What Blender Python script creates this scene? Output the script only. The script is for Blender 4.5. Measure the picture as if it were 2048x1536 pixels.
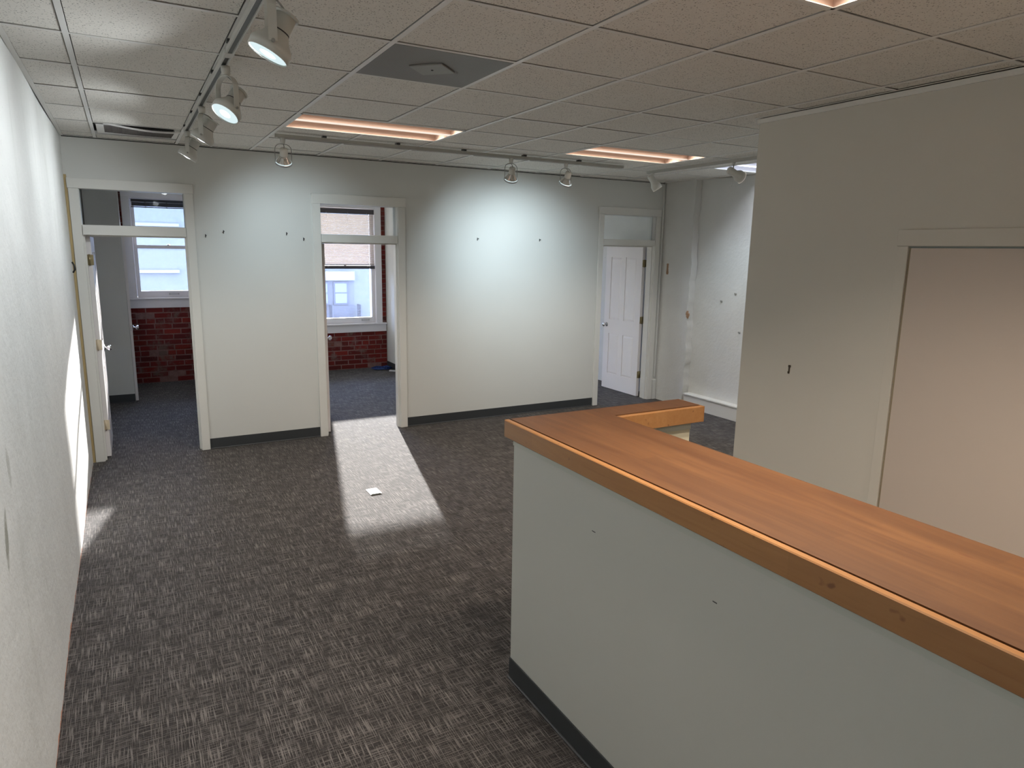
import bpy, bmesh, math, random
from mathutils import Vector, Matrix, Euler
PI = math.pi
random.seed(7)
for o in list(bpy.data.objects):
    bpy.data.objects.remove(o)
C = bpy.context.scene.collection
sc = bpy.context.scene

# ------------------------------------------------------------------ camera
CAM_Z = 1.91
F_PX = 1370.37
PITCH, YAW, ROLL = 1.3788, -0.5090, 0.0162
cam_d = bpy.data.cameras.new('camera')
cam_d.sensor_fit = 'HORIZONTAL'; cam_d.sensor_width = 36.0
cam_d.lens = F_PX * 36.0 / 2048.0
cam_d.clip_start = 0.05; cam_d.clip_end = 300
cam = bpy.data.objects.new('camera', cam_d); C.objects.link(cam)
cam.matrix_world = (Matrix.Translation((0, 0, CAM_Z)) @ Matrix.Rotation(YAW, 4, 'Z')
                    @ Matrix.Rotation(PITCH, 4, 'X') @ Matrix.Rotation(ROLL, 4, 'Z'))
sc.camera = cam

# ------------------------------------------------------------------ exposure, world, sun
sc.view_settings.view_transform = 'Standard'
sc.view_settings.look = 'None'
sc.view_settings.gamma = 1.0
sc.view_settings.use_curve_mapping = False
sc.view_settings.exposure = 0.0
SUN_DIR = Vector((-0.224, -1.0, -0.246)).normalized()      # the way the sunlight travels
SUN_POWER = 30.0
SKY_POWER = 24.0
SPOT_POWER = 60.0
LEFT_SPOT = 40.0
TUBE_POWER = 1.3
TROFFER_POWER = 39.0
w = bpy.data.worlds.new('sky'); sc.world = w; w.use_nodes = True
nt = w.node_tree; nt.nodes.clear()
wo = nt.nodes.new('ShaderNodeOutputWorld'); bg = nt.nodes.new('ShaderNodeBackground')
rgb = nt.nodes.new('ShaderNodeRGB'); rgb.outputs[0].default_value = (0.42, 0.56, 1.0, 1)
bg.inputs['Strength'].default_value = SKY_POWER
nt.links.new(rgb.outputs[0], bg.inputs['Color']); nt.links.new(bg.outputs[0], wo.inputs['Surface'])
sd = bpy.data.lights.new('sun', 'SUN'); sd.energy = SUN_POWER; sd.angle = 0.012; sd.color = (1.0, 0.93, 0.9)
sun = bpy.data.objects.new('sun', sd); C.objects.link(sun)
sun.rotation_euler = SUN_DIR.to_track_quat('-Z', 'Y').to_euler(); sun.location = (8, 20, 8)
sc.cycles.max_bounces = 10; sc.cycles.diffuse_bounces = 6; sc.cycles.transparent_max_bounces = 16
sc.cycles.sample_clamp_indirect = 4.0
sc.cycles.use_denoising = True

# ------------------------------------------------------------------ materials
def srgb(r, g, b):
    f = lambda c: (c / 255 / 12.92) if c / 255 <= 0.04045 else ((c / 255 + 0.055) / 1.055) ** 2.4
    return (f(r), f(g), f(b), 1)

class M:
    """small node helper"""
    def __init__(s, name, col=(0.8, 0.8, 0.8, 1), rough=0.6, metal=0.0, spec=0.5):
        s.m = bpy.data.materials.new(name); s.m.use_nodes = True
        s.t = s.m.node_tree; s.b = s.t.nodes['Principled BSDF']
        s.b.inputs['Base Color'].default_value = col
        s.b.inputs['Roughness'].default_value = rough
        s.b.inputs['Metallic'].default_value = metal
        s.b.inputs['Specular IOR Level'].default_value = spec
    def n(s, typ, **kw):
        x = s.t.nodes.new(typ)
        for k, v in kw.items(): setattr(x, k, v)
        return x
    def l(s, a, b): s.t.links.new(a, b)
    def pos(s, scale=(1, 1, 1), rot=(0, 0, 0), loc=(0, 0, 0)):
        g = s.n('ShaderNodeNewGeometry'); mp = s.n('ShaderNodeMapping')
        mp.inputs['Scale'].default_value = scale; mp.inputs['Rotation'].default_value = rot
        mp.inputs['Location'].default_value = loc
        s.l(g.outputs['Position'], mp.inputs['Vector']); return mp.outputs[0]
    def noise(s, scale, detail=2, rough=0.5, vec=None, dist=0.0):
        x = s.n('ShaderNodeTexNoise'); x.inputs['Scale'].default_value = scale
        x.inputs['Detail'].default_value = detail; x.inputs['Roughness'].default_value = rough
        x.inputs['Distortion'].default_value = dist
        s.l(vec if vec is not None else s.pos(), x.inputs['Vector']); return x.outputs['Fac']
    def ramp(s, fac, stops):
        x = s.n('ShaderNodeValToRGB'); e = x.color_ramp.elements
        while len(e) < len(stops): e.new(0.5)
        for i, (p, c) in enumerate(stops):
            e[i].position = p; e[i].color = c if len(c) == 4 else (*c, 1)
        s.l(fac, x.inputs['Fac']); return x.outputs['Color']
    def mix(s, fac, a, b, mode='MIX'):
        x = s.n('ShaderNodeMix', data_type='RGBA', blend_type=mode)
        for v, i in ((fac, 0), (a, 6), (b, 7)):
            if hasattr(v, 'is_linked') or hasattr(v, 'links'): s.l(v, x.inputs[i])
            else: x.inputs[i].default_value = v
        return x.outputs[2]
    def math(s, op, a, b=0.0):
        x = s.n('ShaderNodeMath', operation=op)
        for v, i in ((a, 0), (b, 1)):
            if hasattr(v, 'links'): s.l(v, x.inputs[i])
            else: x.inputs[i].default_value = v
        return x.outputs[0]
    def color(s, c): s.l(c, s.b.inputs['Base Color']); return s
    def bump(s, h, strength=0.2, dist=0.01):
        x = s.n('ShaderNodeBump'); x.inputs['Strength'].default_value = strength
        x.inputs['Distance'].default_value = dist
        s.l(h, x.inputs['Height']); s.l(x.outputs[0], s.b.inputs['Normal']); return s

def BW(v): return (v, v, v, 1)

def paint(name, col, rough=0.55, mottled=0.04, bump=0.05):
    m = M(name, col, rough, spec=0.35)
    n1 = m.noise(1.3, 3)
    dark = tuple(c * (1 - mottled * 2) for c in col[:3]) + (1,)
    m.color(m.mix(n1, dark, col))
    m.bump(m.noise(260, 2), bump, 0.002)
    return m.m

MAT = {}
WALLC = (0.70, 0.71, 0.68, 1)
MAT['wall'] = paint('eggshell_wall_paint', WALLC)
MAT['wall_warm'] = paint('cream_wall_paint', (0.68, 0.655, 0.585, 1))
MAT['trim'] = paint('white_trim_paint', (0.76, 0.76, 0.72, 1), 0.35, 0.03, 0.02)
MAT['trim_blue'] = paint('white_window_paint', (0.78, 0.77, 0.80, 1), 0.35, 0.03, 0.02)
MAT['door'] = paint('white_door_paint', (0.80, 0.775, 0.77, 1), 0.3, 0.02, 0.02)
MAT['raw_wood'] = paint('raw_yellow_wood', (0.52, 0.40, 0.20, 1), 0.7, 0.15)
MAT['black_gap'] = M('dark_void', (0.012, 0.012, 0.012, 1), 0.9).m

def make_plaster():
    m = M('rough_white_plaster', (0.66, 0.66, 0.63, 1), 0.6, spec=0.3)
    p = m.pos()
    big = m.noise(2.2, 4, 0.6); fine = m.noise(28, 5, 0.6)
    base = m.mix(big, (0.60, 0.605, 0.585, 1), (0.73, 0.73, 0.71, 1))
    # scuffs: stretched vertical streaks, sparse
    st = m.noise(1.0, 4, 0.55, m.pos((1, 7, 1.6), loc=(0, 0.4, 0.3)))
    stm = m.ramp(st, [(0.60, BW(0)), (0.72, BW(1))])
    base = m.mix(m.math('MULTIPLY', stm, 0.14), base, (0.36, 0.36, 0.31, 1))
    # chips
    v = m.noise(60, 2, 0.5); chip = m.ramp(v, [(0.74, BW(0)), (0.76, BW(1))])
    base = m.mix(m.math('MULTIPLY', chip, 0.7), base, (0.28, 0.27, 0.25, 1))
    # broken orange plaster along the bottom edge
    g = m.n('ShaderNodeNewGeometry'); sx = m.n('ShaderNodeSeparateXYZ'); m.l(g.outputs['Position'], sx.inputs[0])
    edge = m.math('ADD', m.math('MULTIPLY', m.noise(9, 4, 0.7), 0.075), -0.030)
    low = m.math('LESS_THAN', sx.outputs['Z'], edge)
    base = m.mix(low, base, (0.62, 0.26, 0.15, 1))
    # one long grey-green scuff near the camera
    def blob(y, z, ry, rz, tilt):
        dy = m.math('SUBTRACT', sx.outputs['Y'], y); dz = m.math('SUBTRACT', sx.outputs['Z'], z)
        dy = m.math('ADD', dy, m.math('MULTIPLY', dz, tilt))
        d = m.math('ADD', m.math('POWER', m.math('ABSOLUTE', m.math('DIVIDE', dy, ry)), 2.0),
                   m.math('POWER', m.math('ABSOLUTE', m.math('DIVIDE', dz, rz)), 2.0))
        d = m.math('ADD', d, m.math('MULTIPLY', m.math('SUBTRACT', m.noise(22, 4, 0.7), 0.5), 1.4))
        return m.ramp(d, [(0.35, BW(1)), (1.0, BW(0))])
    base = m.mix(m.math('MULTIPLY', blob(2.56, 0.98, 0.035, 0.10, -0.35), 0.75), base, (0.20, 0.20, 0.15, 1))
    base = m.mix(m.math('MULTIPLY', blob(2.75, 1.17, 0.03, 0.09, 0.1), 0.45), base, (0.26, 0.26, 0.21, 1))
    m.color(base)
    h = m.math('ADD', m.noise(4.5, 5, 0.62), m.math('MULTIPLY', fine, 0.25))
    m.bump(h, 0.55, 0.02)
    return m.m
MAT['plaster'] = make_plaster()

def make_plaster_right():
    m = M('old_white_plaster', (0.68, 0.68, 0.65, 1), 0.6, spec=0.3)
    big = m.noise(3.0, 4, 0.6)
    base = m.mix(big, (0.62, 0.62, 0.59, 1), (0.73, 0.73, 0.71, 1))
    chip = m.ramp(m.noise(26, 2, 0.5), [(0.76, BW(0)), (0.78, BW(1))])
    base = m.mix(m.math('MULTIPLY', chip, 0.5), base, (0.35, 0.34, 0.31, 1))
    m.color(base); m.bump(m.math('ADD', m.noise(5, 5, 0.6), m.math('MULTIPLY', m.noise(40, 3), 0.2)), 0.4, 0.015)
    return m.m
MAT['plaster2'] = make_plaster_right()

def make_carpet():
    m = M('charcoal_loop_carpet', (0.05, 0.05, 0.05, 1), 0.95, spec=0.1)
    patch = m.noise(3.1, 3, 0.5)
    ta = m.noise(1, 1.5, 0.45, m.pos((9, 210, 1)))            # threads running along x
    tb = m.noise(1, 1.5, 0.45, m.pos((230, 8, 1), loc=(3, 8, 0)))   # threads running along y
    tc = m.noise(1, 1.0, 0.5, m.pos((260, 30, 1), loc=(9, 2, 0)))
    grain = m.noise(330, 2, 0.7)
    ra = m.ramp(ta, [(0.52, BW(0)), (0.64, BW(1))])
    rb = m.ramp(tb, [(0.515, BW(0)), (0.63, BW(1))])
    rc = m.ramp(tc, [(0.40, BW(0)), (0.75, BW(1))])
    area = m.ramp(m.noise(5.5, 3, 0.6), [(0.25, BW(0.35)), (0.58, BW(1))])
    thr = m.math('MAXIMUM', m.math('MULTIPLY', ra, 0.75), rb)
    thr = m.math('MULTIPLY', thr, area)
    thr = m.math('ADD', thr, m.math('MULTIPLY', rc, 0.18))
    base = m.mix(patch, (0.026, 0.023, 0.0225, 1), (0.038, 0.034, 0.032, 1))
    c = m.mix(m.math('MULTIPLY', thr, 0.78), base, (0.26, 0.235, 0.22, 1))
    c = m.mix(m.math('MULTIPLY', grain, 0.9), (0.0, 0.0, 0.0, 1), c)
    c2 = m.mix(1.0, c, (1.75, 1.75, 1.75, 1), 'MULTIPLY')
    m.color(c2)
    m.bump(m.math('ADD', grain, m.math('MULTIPLY', thr, 0.6)), 0.6, 0.004)
    m.b.inputs['Sheen Weight'].default_value = 0.12; m.b.inputs['Sheen Roughness'].default_value = 0.4
    return m.m
MAT['carpet'] = make_carpet()

def make_tile():
    m = M('fissured_ceiling_tile', (0.62, 0.60, 0.56, 1), 0.9, spec=0.1)
    v = m.n('ShaderNodeTexVoronoi', feature='F1'); v.inputs['Scale'].default_value = 92
    v.inputs['Randomness'].default_value = 1.0
    nz = m.n('ShaderNodeTexNoise'); nz.inputs['Scale'].default_value = 120; nz.inputs['Detail'].default_value = 3
    p = m.pos(); m.l(p, nz.inputs['Vector'])
    pv = m.n('ShaderNodeMix', data_type='VECTOR'); pv.inputs[0].default_value = 0.012
    m.l(p, pv.inputs[4]); m.l(nz.outputs['Color'], pv.inputs[5]); m.l(pv.outputs[1], v.inputs['Vector'])
    sel = m.ramp(m.noise(48, 3, 0.6), [(0.36, BW(0)), (0.50, BW(1))])
    dot = m.ramp(v.outputs['Distance'], [(0.16, BW(1)), (0.30, BW(0))])
    dot = m.math('MULTIPLY', dot, sel)
    fine = m.ramp(m.noise(420, 2, 0.6), [(0.58, BW(0)), (0.72, BW(1))])
    base = m.mix(m.noise(14, 3), (0.78, 0.755, 0.70, 1), (0.85, 0.825, 0.77, 1))
    base = m.mix(m.math('MULTIPLY', fine, 0.45), base, (0.22, 0.2, 0.18, 1))
    base = m.mix(m.math('MULTIPLY', dot, 0.9), base, (0.13, 0.12, 0.105, 1))
    m.color(base); m.bump(m.math('ADD', dot, fine), -0.35, 0.004)
    return m.m
MAT['tile'] = make_tile()
MAT['tbar'] = M('white_grid_metal', (0.86, 0.855, 0.83, 1), 0.4).m
MAT['tbar_dull'] = M('dull_grid_metal', (0.78, 0.77, 0.73, 1), 0.5).m

def make_wood(name, light, dark, gloss, coat=0.25):
    m = M(name, light, gloss, spec=0.5)
    g = m.noise(1, 5, 0.6, m.pos((22, 1.6, 22)), dist=1.2)
    g2 = m.noise(1, 3, 0.5, m.pos((120, 5, 120)))
    plank = m.n('ShaderNodeTexBrick'); plank.offset = 0.37
    plank.inputs['Scale'].default_value = 1.0; plank.inputs['Brick Width'].default_value = 0.75
    plank.inputs['Row Height'].default_value = 0.075; plank.inputs['Mortar Size'].default_value = 0.0
    plank.inputs['Color1'].default_value = BW(0); plank.inputs['Color2'].default_value = BW(1)
    plank.inputs['Bias'].default_value = 0.0
    pr = m.pos((1, 1, 1), rot=(0, 0, PI / 2)); m.l(pr, plank.inputs['Vector'])
    c = m.mix(m.ramp(g, [(0.3, BW(0)), (0.72, BW(1))]), light, dark)
    c = m.mix(m.math('MULTIPLY', plank.outputs['Color'], 0.34), c, tuple(x * 0.72 for x in dark[:3]) + (1,))
    c = m.mix(m.math('MULTIPLY', m.ramp(g2, [(0.55, BW(0)), (0.75, BW(1))]), 0.25), c, tuple(x * 0.6 for x in dark[:3]) + (1,))
    kn = m.noise(1, 2, 0.5, m.pos((34, 15, 20), loc=(0.3, 0.1, 0)))
    k = m.ramp(kn, [(0.69, BW(0)), (0.75, BW(1))])
    c = m.mix(m.math('MULTIPLY', k, 0.7), c, (0.11, 0.035, 0.012, 1))
    m.color(c)
    m.b.inputs['Coat Weight'].default_value = coat; m.b.inputs['Coat Roughness'].default_value = 0.28
    m.bump(g2, 0.04, 0.001)
    return m.m
MAT['wood'] = make_wood('varnished_alder_top', (0.150, 0.066, 0.021, 1), (0.088, 0.033, 0.0095, 1), 0.5, 0.10)
MAT['wood_edge'] = make_wood('varnished_alder_edge', (0.36, 0.18, 0.063, 1), (0.30, 0.134, 0.042, 1), 0.45, 0.15)
MAT['rubber'] = M('charcoal_vinyl_base', (0.040, 0.044, 0.047, 1), 0.5, spec=0.4).m
MAT['lampwhite'] = M('white_lamp_enamel', (0.62, 0.62, 0.58, 1), 0.35).m
MAT['track'] = M('grey_track_metal', (0.42, 0.415, 0.38, 1), 0.45).m
MAT['slot'] = M('black_track_slot', (0.03, 0.03, 0.032, 1), 0.4).m
MAT['trackw'] = M('white_track_metal', (0.60, 0.60, 0.57, 1), 0.4).m
MAT['cable'] = M('grey_lamp_cable', (0.30, 0.30, 0.28, 1), 0.5).m
MAT['brass'] = M('aged_brass', (0.30, 0.25, 0.14, 1), 0.4, 0.8).m
MAT['brass_painted'] = M('cream_painted_hinge', (0.72, 0.62, 0.46, 1), 0.5).m
MAT['chrome'] = M('polished_chrome', (0.80, 0.80, 0.82, 1), 0.12, 1.0).m
MAT['steel'] = M('brushed_steel', (0.45, 0.46, 0.48, 1), 0.3, 0.9).m
MAT['vent'] = M('grey_perforated_metal', (0.115, 0.113, 0.108, 1), 0.5).m
def make_perf():
    m = M('perforated_vent_sheet', (0.1, 0.1, 0.1, 1), 0.55)
    v = m.n('ShaderNodeTexVoronoi', feature='F1'); v.inputs['Scale'].default_value = 150; v.inputs['Randomness'].default_value = 0.0
    m.l(m.pos(), v.inputs['Vector'])
    m.color(m.ramp(v.outputs['Distance'], [(0.32, (0.02, 0.02, 0.02)), (0.42, (0.26, 0.25, 0.235))]))
    return m.m
MAT['perf'] = make_perf()
MAT['vent_plate'] = M('grey_vent_plate', (0.27, 0.265, 0.245, 1), 0.5).m
MAT['fixture'] = M('warm_lit_fixture_enamel', (0.72, 0.55, 0.46, 1), 0.45).m  # white enamel with the tubes' warm salmon light put into its colour
MAT['fixture_cool'] = M('cool_lit_fixture_enamel', (0.72, 0.72, 0.76, 1), 0.45).m  # same enamel, cool tube light put into its colour

def emit(name, col, s):
    m = bpy.data.materials.new(name); m.use_nodes = True; t = m.node_tree; t.nodes.clear()
    o = t.nodes.new('ShaderNodeOutputMaterial'); e = t.nodes.new('ShaderNodeEmission')
    e.inputs['Color'].default_value = (*col, 1); e.inputs['Strength'].default_value = s
    t.links.new(e.outputs[0], o.inputs['Surface']); return m
MAT['tube'] = emit('warm_tube_glow', (1.0, 0.77, 0.60), TUBE_POWER)
MAT['tube_cool'] = emit('cool_tube_glow', (0.80, 0.85, 1.0), 4.0)
MAT['lens'] = emit('cool_lamp_glow', (0.80, 0.97, 1.0), 0.92)
MAT['lens_hot'] = emit('cool_lamp_core', (0.95, 1.0, 1.0), 3.0)
MAT['lip'] = emit('warm_lit_edge_glow', (1.0, 0.88, 0.76), 0.98)  # emission paints the lamp light on divider lips and can rims

def make_glass(name, haze=0.0):
    m = bpy.data.materials.new(name); m.use_nodes = True; t = m.node_tree; t.nodes.clear()
    o = t.nodes.new('ShaderNodeOutputMaterial'); tr = t.nodes.new('ShaderNodeBsdfTransparent')
    gl = t.nodes.new('ShaderNodeBsdfGlossy'); gl.inputs['Roughness'].default_value = 0.02
    fr = t.nodes.new('ShaderNodeFresnel'); fr.inputs['IOR'].default_value = 1.35
    mx = t.nodes.new('ShaderNodeMixShader')
    tr.inputs['Color'].default_value = (0.95, 0.97, 0.97, 1)
    t.links.new(fr.outputs[0], mx.inputs['Fac']); t.links.new(tr.outputs[0], mx.inputs[1]); t.links.new(gl.outputs[0], mx.inputs[2])
    last = mx.outputs[0]
    if haze > 0:
        df = t.nodes.new('ShaderNodeBsdfDiffuse'); df.inputs['Color'].default_value = (0.8, 0.82, 0.85, 1)
        tl = t.nodes.new('ShaderNodeBsdfTranslucent'); tl.inputs['Color'].default_value = (0.8, 0.84, 0.9, 1)
        m2 = t.nodes.new('ShaderNodeMixShader'); m2.inputs['Fac'].default_value = haze
        t.links.new(last, m2.inputs[1]); t.links.new(tl.outputs[0], m2.inputs[2]); last = m2.outputs[0]
    t.links.new(last, o.inputs['Surface']); return m
MAT['glass'] = make_glass('clear_pane')
MAT['glass_dusty'] = make_glass('dusty_window_pane', 0.010)
def make_bulbglass():
    m = M('silvered_bulb_glass', (0.70, 0.70, 0.68, 1), 0.10, 0.9)
    m.b.inputs['Emission Color'].default_value = (0.8, 1.0, 0.95, 1)
    return m.m
MAT['bulb'] = make_bulbglass()

def make_brick(name, cols):
    m = M(name, (0.3, 0.05, 0.03, 1), 0.85, spec=0.2)
    oi = m.n('ShaderNodeObjectInfo')
    c = m.ramp(oi.outputs['Random'], cols)
    c = m.mix(m.math('MULTIPLY', m.noise(45, 4, 0.6), 0.55), c, (0.055, 0.022, 0.02, 1))
    soot = m.ramp(m.noise(4.2, 5, 0.65), [(0.52, BW(0)), (0.64, BW(1))])
    c = m.mix(m.math('MULTIPLY', soot, 0.8), c, (0.15, 0.11, 0.09, 1))
    lime = m.ramp(m.noise(24, 4, 0.7), [(0.66, BW(0)), (0.74, BW(1))])
    c = m.mix(m.math('MULTIPLY', lime, 0.5), c, (0.36, 0.28, 0.26, 1))
    m.color(c); m.bump(m.noise(70, 4, 0.6), 0.6, 0.004); return m.m
MAT['brick'] = make_brick('red_brick', [(0.0, (0.19, 0.014, 0.011)), (0.35, (0.12, 0.011, 0.010)), (0.7, (0.25, 0.024, 0.015)), (1.0, (0.08, 0.010, 0.010))])
def make_mortar():
    m = M('grey_pink_mortar', (0.2, 0.13, 0.11, 1), 0.95, spec=0.1)
    m.color(m.mix(m.noise(18, 4, 0.6), (0.11, 0.055, 0.048, 1), (0.30, 0.18, 0.155, 1)))
    m.bump(m.noise(90, 4), 0.6, 0.004); return m.m
MAT['mortar'] = make_mortar()
def make_blindslat(name, col, tr):
    m = M(name, col, 0.5)
    m.b.inputs['Transmission Weight'].default_value = 0.0
    t = m.t; tl = t.nodes.new('ShaderNodeBsdfTranslucent'); tl.inputs['Color'].default_value = col
    mx = t.nodes.new('ShaderNodeMixShader'); mx.inputs[0].default_value = tr
    out = [n for n in t.nodes if n.type == 'OUTPUT_MATERIAL'][0]
    t.links.new(m.b.outputs[0], mx.inputs[1]); t.links.new(tl.outputs[0], mx.inputs[2]); t.links.new(mx.outputs[0], out.inputs['Surface'])
    return m.m
MAT['slat'] = make_blindslat('cream_blind_slat', (0.50, 0.44, 0.385, 1), 0.14)
MAT['blind_dark'] = M('dark_blind_rail', (0.055, 0.05, 0.06, 1), 0.4).m
MAT['blind_navy'] = M('navy_blind_slat', (0.035, 0.042, 0.06, 1), 0.3).m
MAT['cord'] = M('white_blind_cord', (0.75, 0.75, 0.78, 1), 0.6).m
def make_facade(name, a, b, bumpy=0.5):
    m = M(name, a, 0.9, spec=0.1)
    br = m.n('ShaderNodeTexBrick'); br.inputs['Scale'].default_value = 1.0
    br.inputs['Brick Width'].default_value = 0.42; br.inputs['Row Height'].default_value = 0.15
    br.inputs['Mortar Size'].default_value = 0.012
    br.inputs['Color1'].default_value = a; br.inputs['Color2'].default_value = b; br.inputs['Mortar'].default_value = tuple(x * 0.9 for x in a[:3]) + (1,)
    m.l(m.pos((1, 1, 1), rot=(PI / 2, 0, 0)), br.inputs['Vector'])
    m.color(m.mix(m.math('MULTIPLY', m.noise(1.5, 4, 0.6), 0.25), br.outputs['Color'], (0.055, 0.057, 0.054, 1)))
    return m.m
MAT['facade'] = make_facade('darkened_painted_brick', (0.086, 0.084, 0.071, 1), (0.072, 0.073, 0.066, 1))  # white brick, colour darkened so the strong sky does not blow it out
MAT['facade_trim'] = M('darkened_facade_trim', (0.103, 0.102, 0.092, 1), 0.8).m  # pale trim, darkened against the strong sky like the brick
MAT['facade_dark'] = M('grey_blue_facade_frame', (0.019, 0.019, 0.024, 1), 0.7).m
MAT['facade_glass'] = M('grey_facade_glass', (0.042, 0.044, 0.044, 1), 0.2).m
MAT['street'] = M('asphalt_street', (0.09, 0.09, 0.09, 1), 0.9).m
MAT['ext_brick'] = M('outer_wall_brick', (0.28, 0.2, 0.17, 1), 0.9).m
MAT['blue'] = M('blue_network_cable', (0.012, 0.04, 0.17, 1), 0.4).m
MAT['silver'] = M('silver_plug', (0.65, 0.66, 0.68, 1), 0.35, 0.3).m
MAT['nail'] = M('dark_nail', (0.05, 0.05, 0.055, 1), 0.5, 0.3).m
MAT['rust'] = M('crumbling_orange_brick', (0.42, 0.26, 0.16, 1), 0.95).m
MAT['plate'] = M('white_cover_plate', (0.85, 0.87, 0.85, 1), 0.4).m
MAT['plate_edge'] = M('grey_green_gasket', (0.22, 0.25, 0.24, 1), 0.6).m
MAT['black'] = M('black_rubber', (0.02, 0.02, 0.02, 1), 0.5).m

# ------------------------------------------------------------------ mesh helpers
class MB:
    def __init__(s): s.bm = bmesh.new()
    def box(s, x0, x1, y0, y1, z0, z1, bevel=0.0, mtx=None, mi=0):
        v = [s.bm.verts.new((x, y, z)) for x in (x0, x1) for y in (y0, y1) for z in (z0, z1)]
        q = [(0, 1, 3, 2), (4, 6, 7, 5), (0, 4, 5, 1), (2, 3, 7, 6), (0, 2, 6, 4), (1, 5, 7, 3)]
        fs = [s.bm.faces.new([v[i] for i in f]) for f in q]
        for f in fs: f.material_index = mi
        if bevel > 0:
            es = {e for f in fs for e in f.edges}
            r = bmesh.ops.bevel(s.bm, geom=list(es), offset=bevel, segments=1, affect='EDGES', profile=0.5)
            vs = {vv for f in r['faces'] for vv in f.verts} | set(x for x in v if x.is_valid)
        else: vs = set(v)
        if mtx is not None: bmesh.ops.transform(s.bm, matrix=mtx, verts=[x for x in vs if x.is_valid])
        return s
    def lathe(s, prof, seg=24, mtx=None, mi=0, cap=True):
        """prof: (r, z) list, revolved about z"""
        rings = []; vs = []
        for r, z in prof:
            ring = [s.bm.verts.new((r * math.cos(2 * PI * i / seg), r * math.sin(2 * PI * i / seg), z)) for i in range(seg)]
            rings.append(ring); vs += ring
        for a, b in zip(rings, rings[1:]):
            for i in range(seg):
                f = s.bm.faces.new((a[i], a[(i + 1) % seg], b[(i + 1) % seg], b[i])); f.smooth = True; f.material_index = mi
        if cap:
            f = s.bm.faces.new(rings[0][::-1]); f.material_index = mi
            f = s.bm.faces.new(rings[-1]); f.material_index = mi
        if mtx is not None: bmesh.ops.transform(s.bm, matrix=mtx, verts=vs)
        return s
    def tube(s, pts, r, seg=8, closed=False, mi=0):
        pts = [Vector(p) for p in pts]; n = len(pts); rings = []
        up = Vector((0.13, 0.31, 0.94)).normalized()
        for i, p in enumerate(pts):
            a = pts[(i - 1) % n] if (closed or i > 0) else p
            b = pts[(i + 1) % n] if (closed or i < n - 1) else p
            d = (b - a).normalized()
            x = d.cross(up)
            if x.length < 1e-3: x = d.cross(Vector((1, 0, 0)))
            x.normalize(); y = d.cross(x).normalized()
            rings.append([s.bm.verts.new(p + x * (r * math.cos(2 * PI * k / seg)) + y * (r * math.sin(2 * PI * k / seg))) for k in range(seg)])
        m = n if closed else n - 1
        for i in range(m):
            a, b = rings[i], rings[(i + 1) % n]
            for k in range(seg):
                f = s.bm.faces.new((a[k], a[(k + 1) % seg], b[(k + 1) % seg], b[k])); f.smooth = True; f.material_index = mi
        if not closed:
            s.bm.faces.new(rings[0][::-1]).material_index = mi; s.bm.faces.new(rings[-1]).material_index = mi
        return s
    def strip(s, pts, wdir, w, th):
        """flat band following pts, width w along wdir, thickness th"""
        pts = [Vector(p) for p in pts]; wd = Vector(wdir).normalized(); secs = []
        for i, p in enumerate(pts):
            a = pts[max(i - 1, 0)]; b = pts[min(i + 1, len(pts) - 1)]
            d = (b - a).normalized(); nn = d.cross(wd).normalized()
            secs.append([s.bm.verts.new(p + wd * sx * w / 2 + nn * sy * th / 2) for sx, sy in ((-1, -1), (1, -1), (1, 1), (-1, 1))])
        for a, b in zip(secs, secs[1:]):
            for k in range(4): s.bm.faces.new((a[k], a[(k + 1) % 4], b[(k + 1) % 4], b[k]))
        s.bm.faces.new(secs[0][::-1]); s.bm.faces.new(secs[-1]); return s
    def mesh(s, name, mats):
        bmesh.ops.recalc_face_normals(s.bm, faces=s.bm.faces[:])
        me = bpy.data.meshes.new(name); s.bm.to_mesh(me); s.bm.free()
        for m in (mats if isinstance(mats, (list, tuple)) else [mats]): me.materials.append(m)
        return me
    def build(s, name, mats, parent=None, **props):
        o = bpy.data.objects.new(name, s.mesh(name, mats)); C.objects.link(o)
        if parent is not None: o.parent = parent
        for k, v in props.items(): o[k] = v
        return o

def link(name, me, parent=None, loc=(0, 0, 0), rot=(0, 0, 0)):
    o = bpy.data.objects.new(name, me); C.objects.link(o); o.location = loc; o.rotation_euler = rot
    if parent is not None: o.parent = parent
    return o
def thing(name, label, cat, loc=(0, 0, 0), rz=0.0, group=None):
    o = bpy.data.objects.new(name, None); C.objects.link(o); o.location = loc; o.rotation_euler = (0, 0, rz)
    o.empty_display_size = 0.05
    o['label'] = label; o['category'] = cat
    if group: o['group'] = group
    return o
def tag(o, label, cat, group=None):
    o['label'] = label; o['category'] = cat
    if group: o['group'] = group
    return o
def struct_empty(name, loc=(0, 0, 0)):
    o = bpy.data.objects.new(name, None); C.objects.link(o); o.location = loc; o['kind'] = 'structure'; o.empty_display_size = 0.05
    return o
def S(name, mb, mat, parent=None):
    o = mb.build(name, mat, parent)
    if parent is None: o['kind'] = 'structure'
    return o

# ------------------------------------------------------------------ dimensions
P = 0.6096
GX, GY = 1.0714, 2.40          # ceiling grid origin (tee intersection)
CZ = 2.777                     # ceiling plane
SLAB = 3.25
XL = -0.405                    # left wall
YB = 6.92                      # partition with the three doorways
YW = 10.74                     # inner face of the window wall
XR = 3.67                      # right wall (near)
YR = 3.33                      # its far corner
XF = 6.14                      # far right wall
YF = -3.0

# ------------------------------------------------------------------ floor
fl = MB().box(XL - 0.4, XF + 0.3, YF - 0.2, 11.1, -0.12, 0.0)
S('floor', fl, MAT['carpet'])

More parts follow.
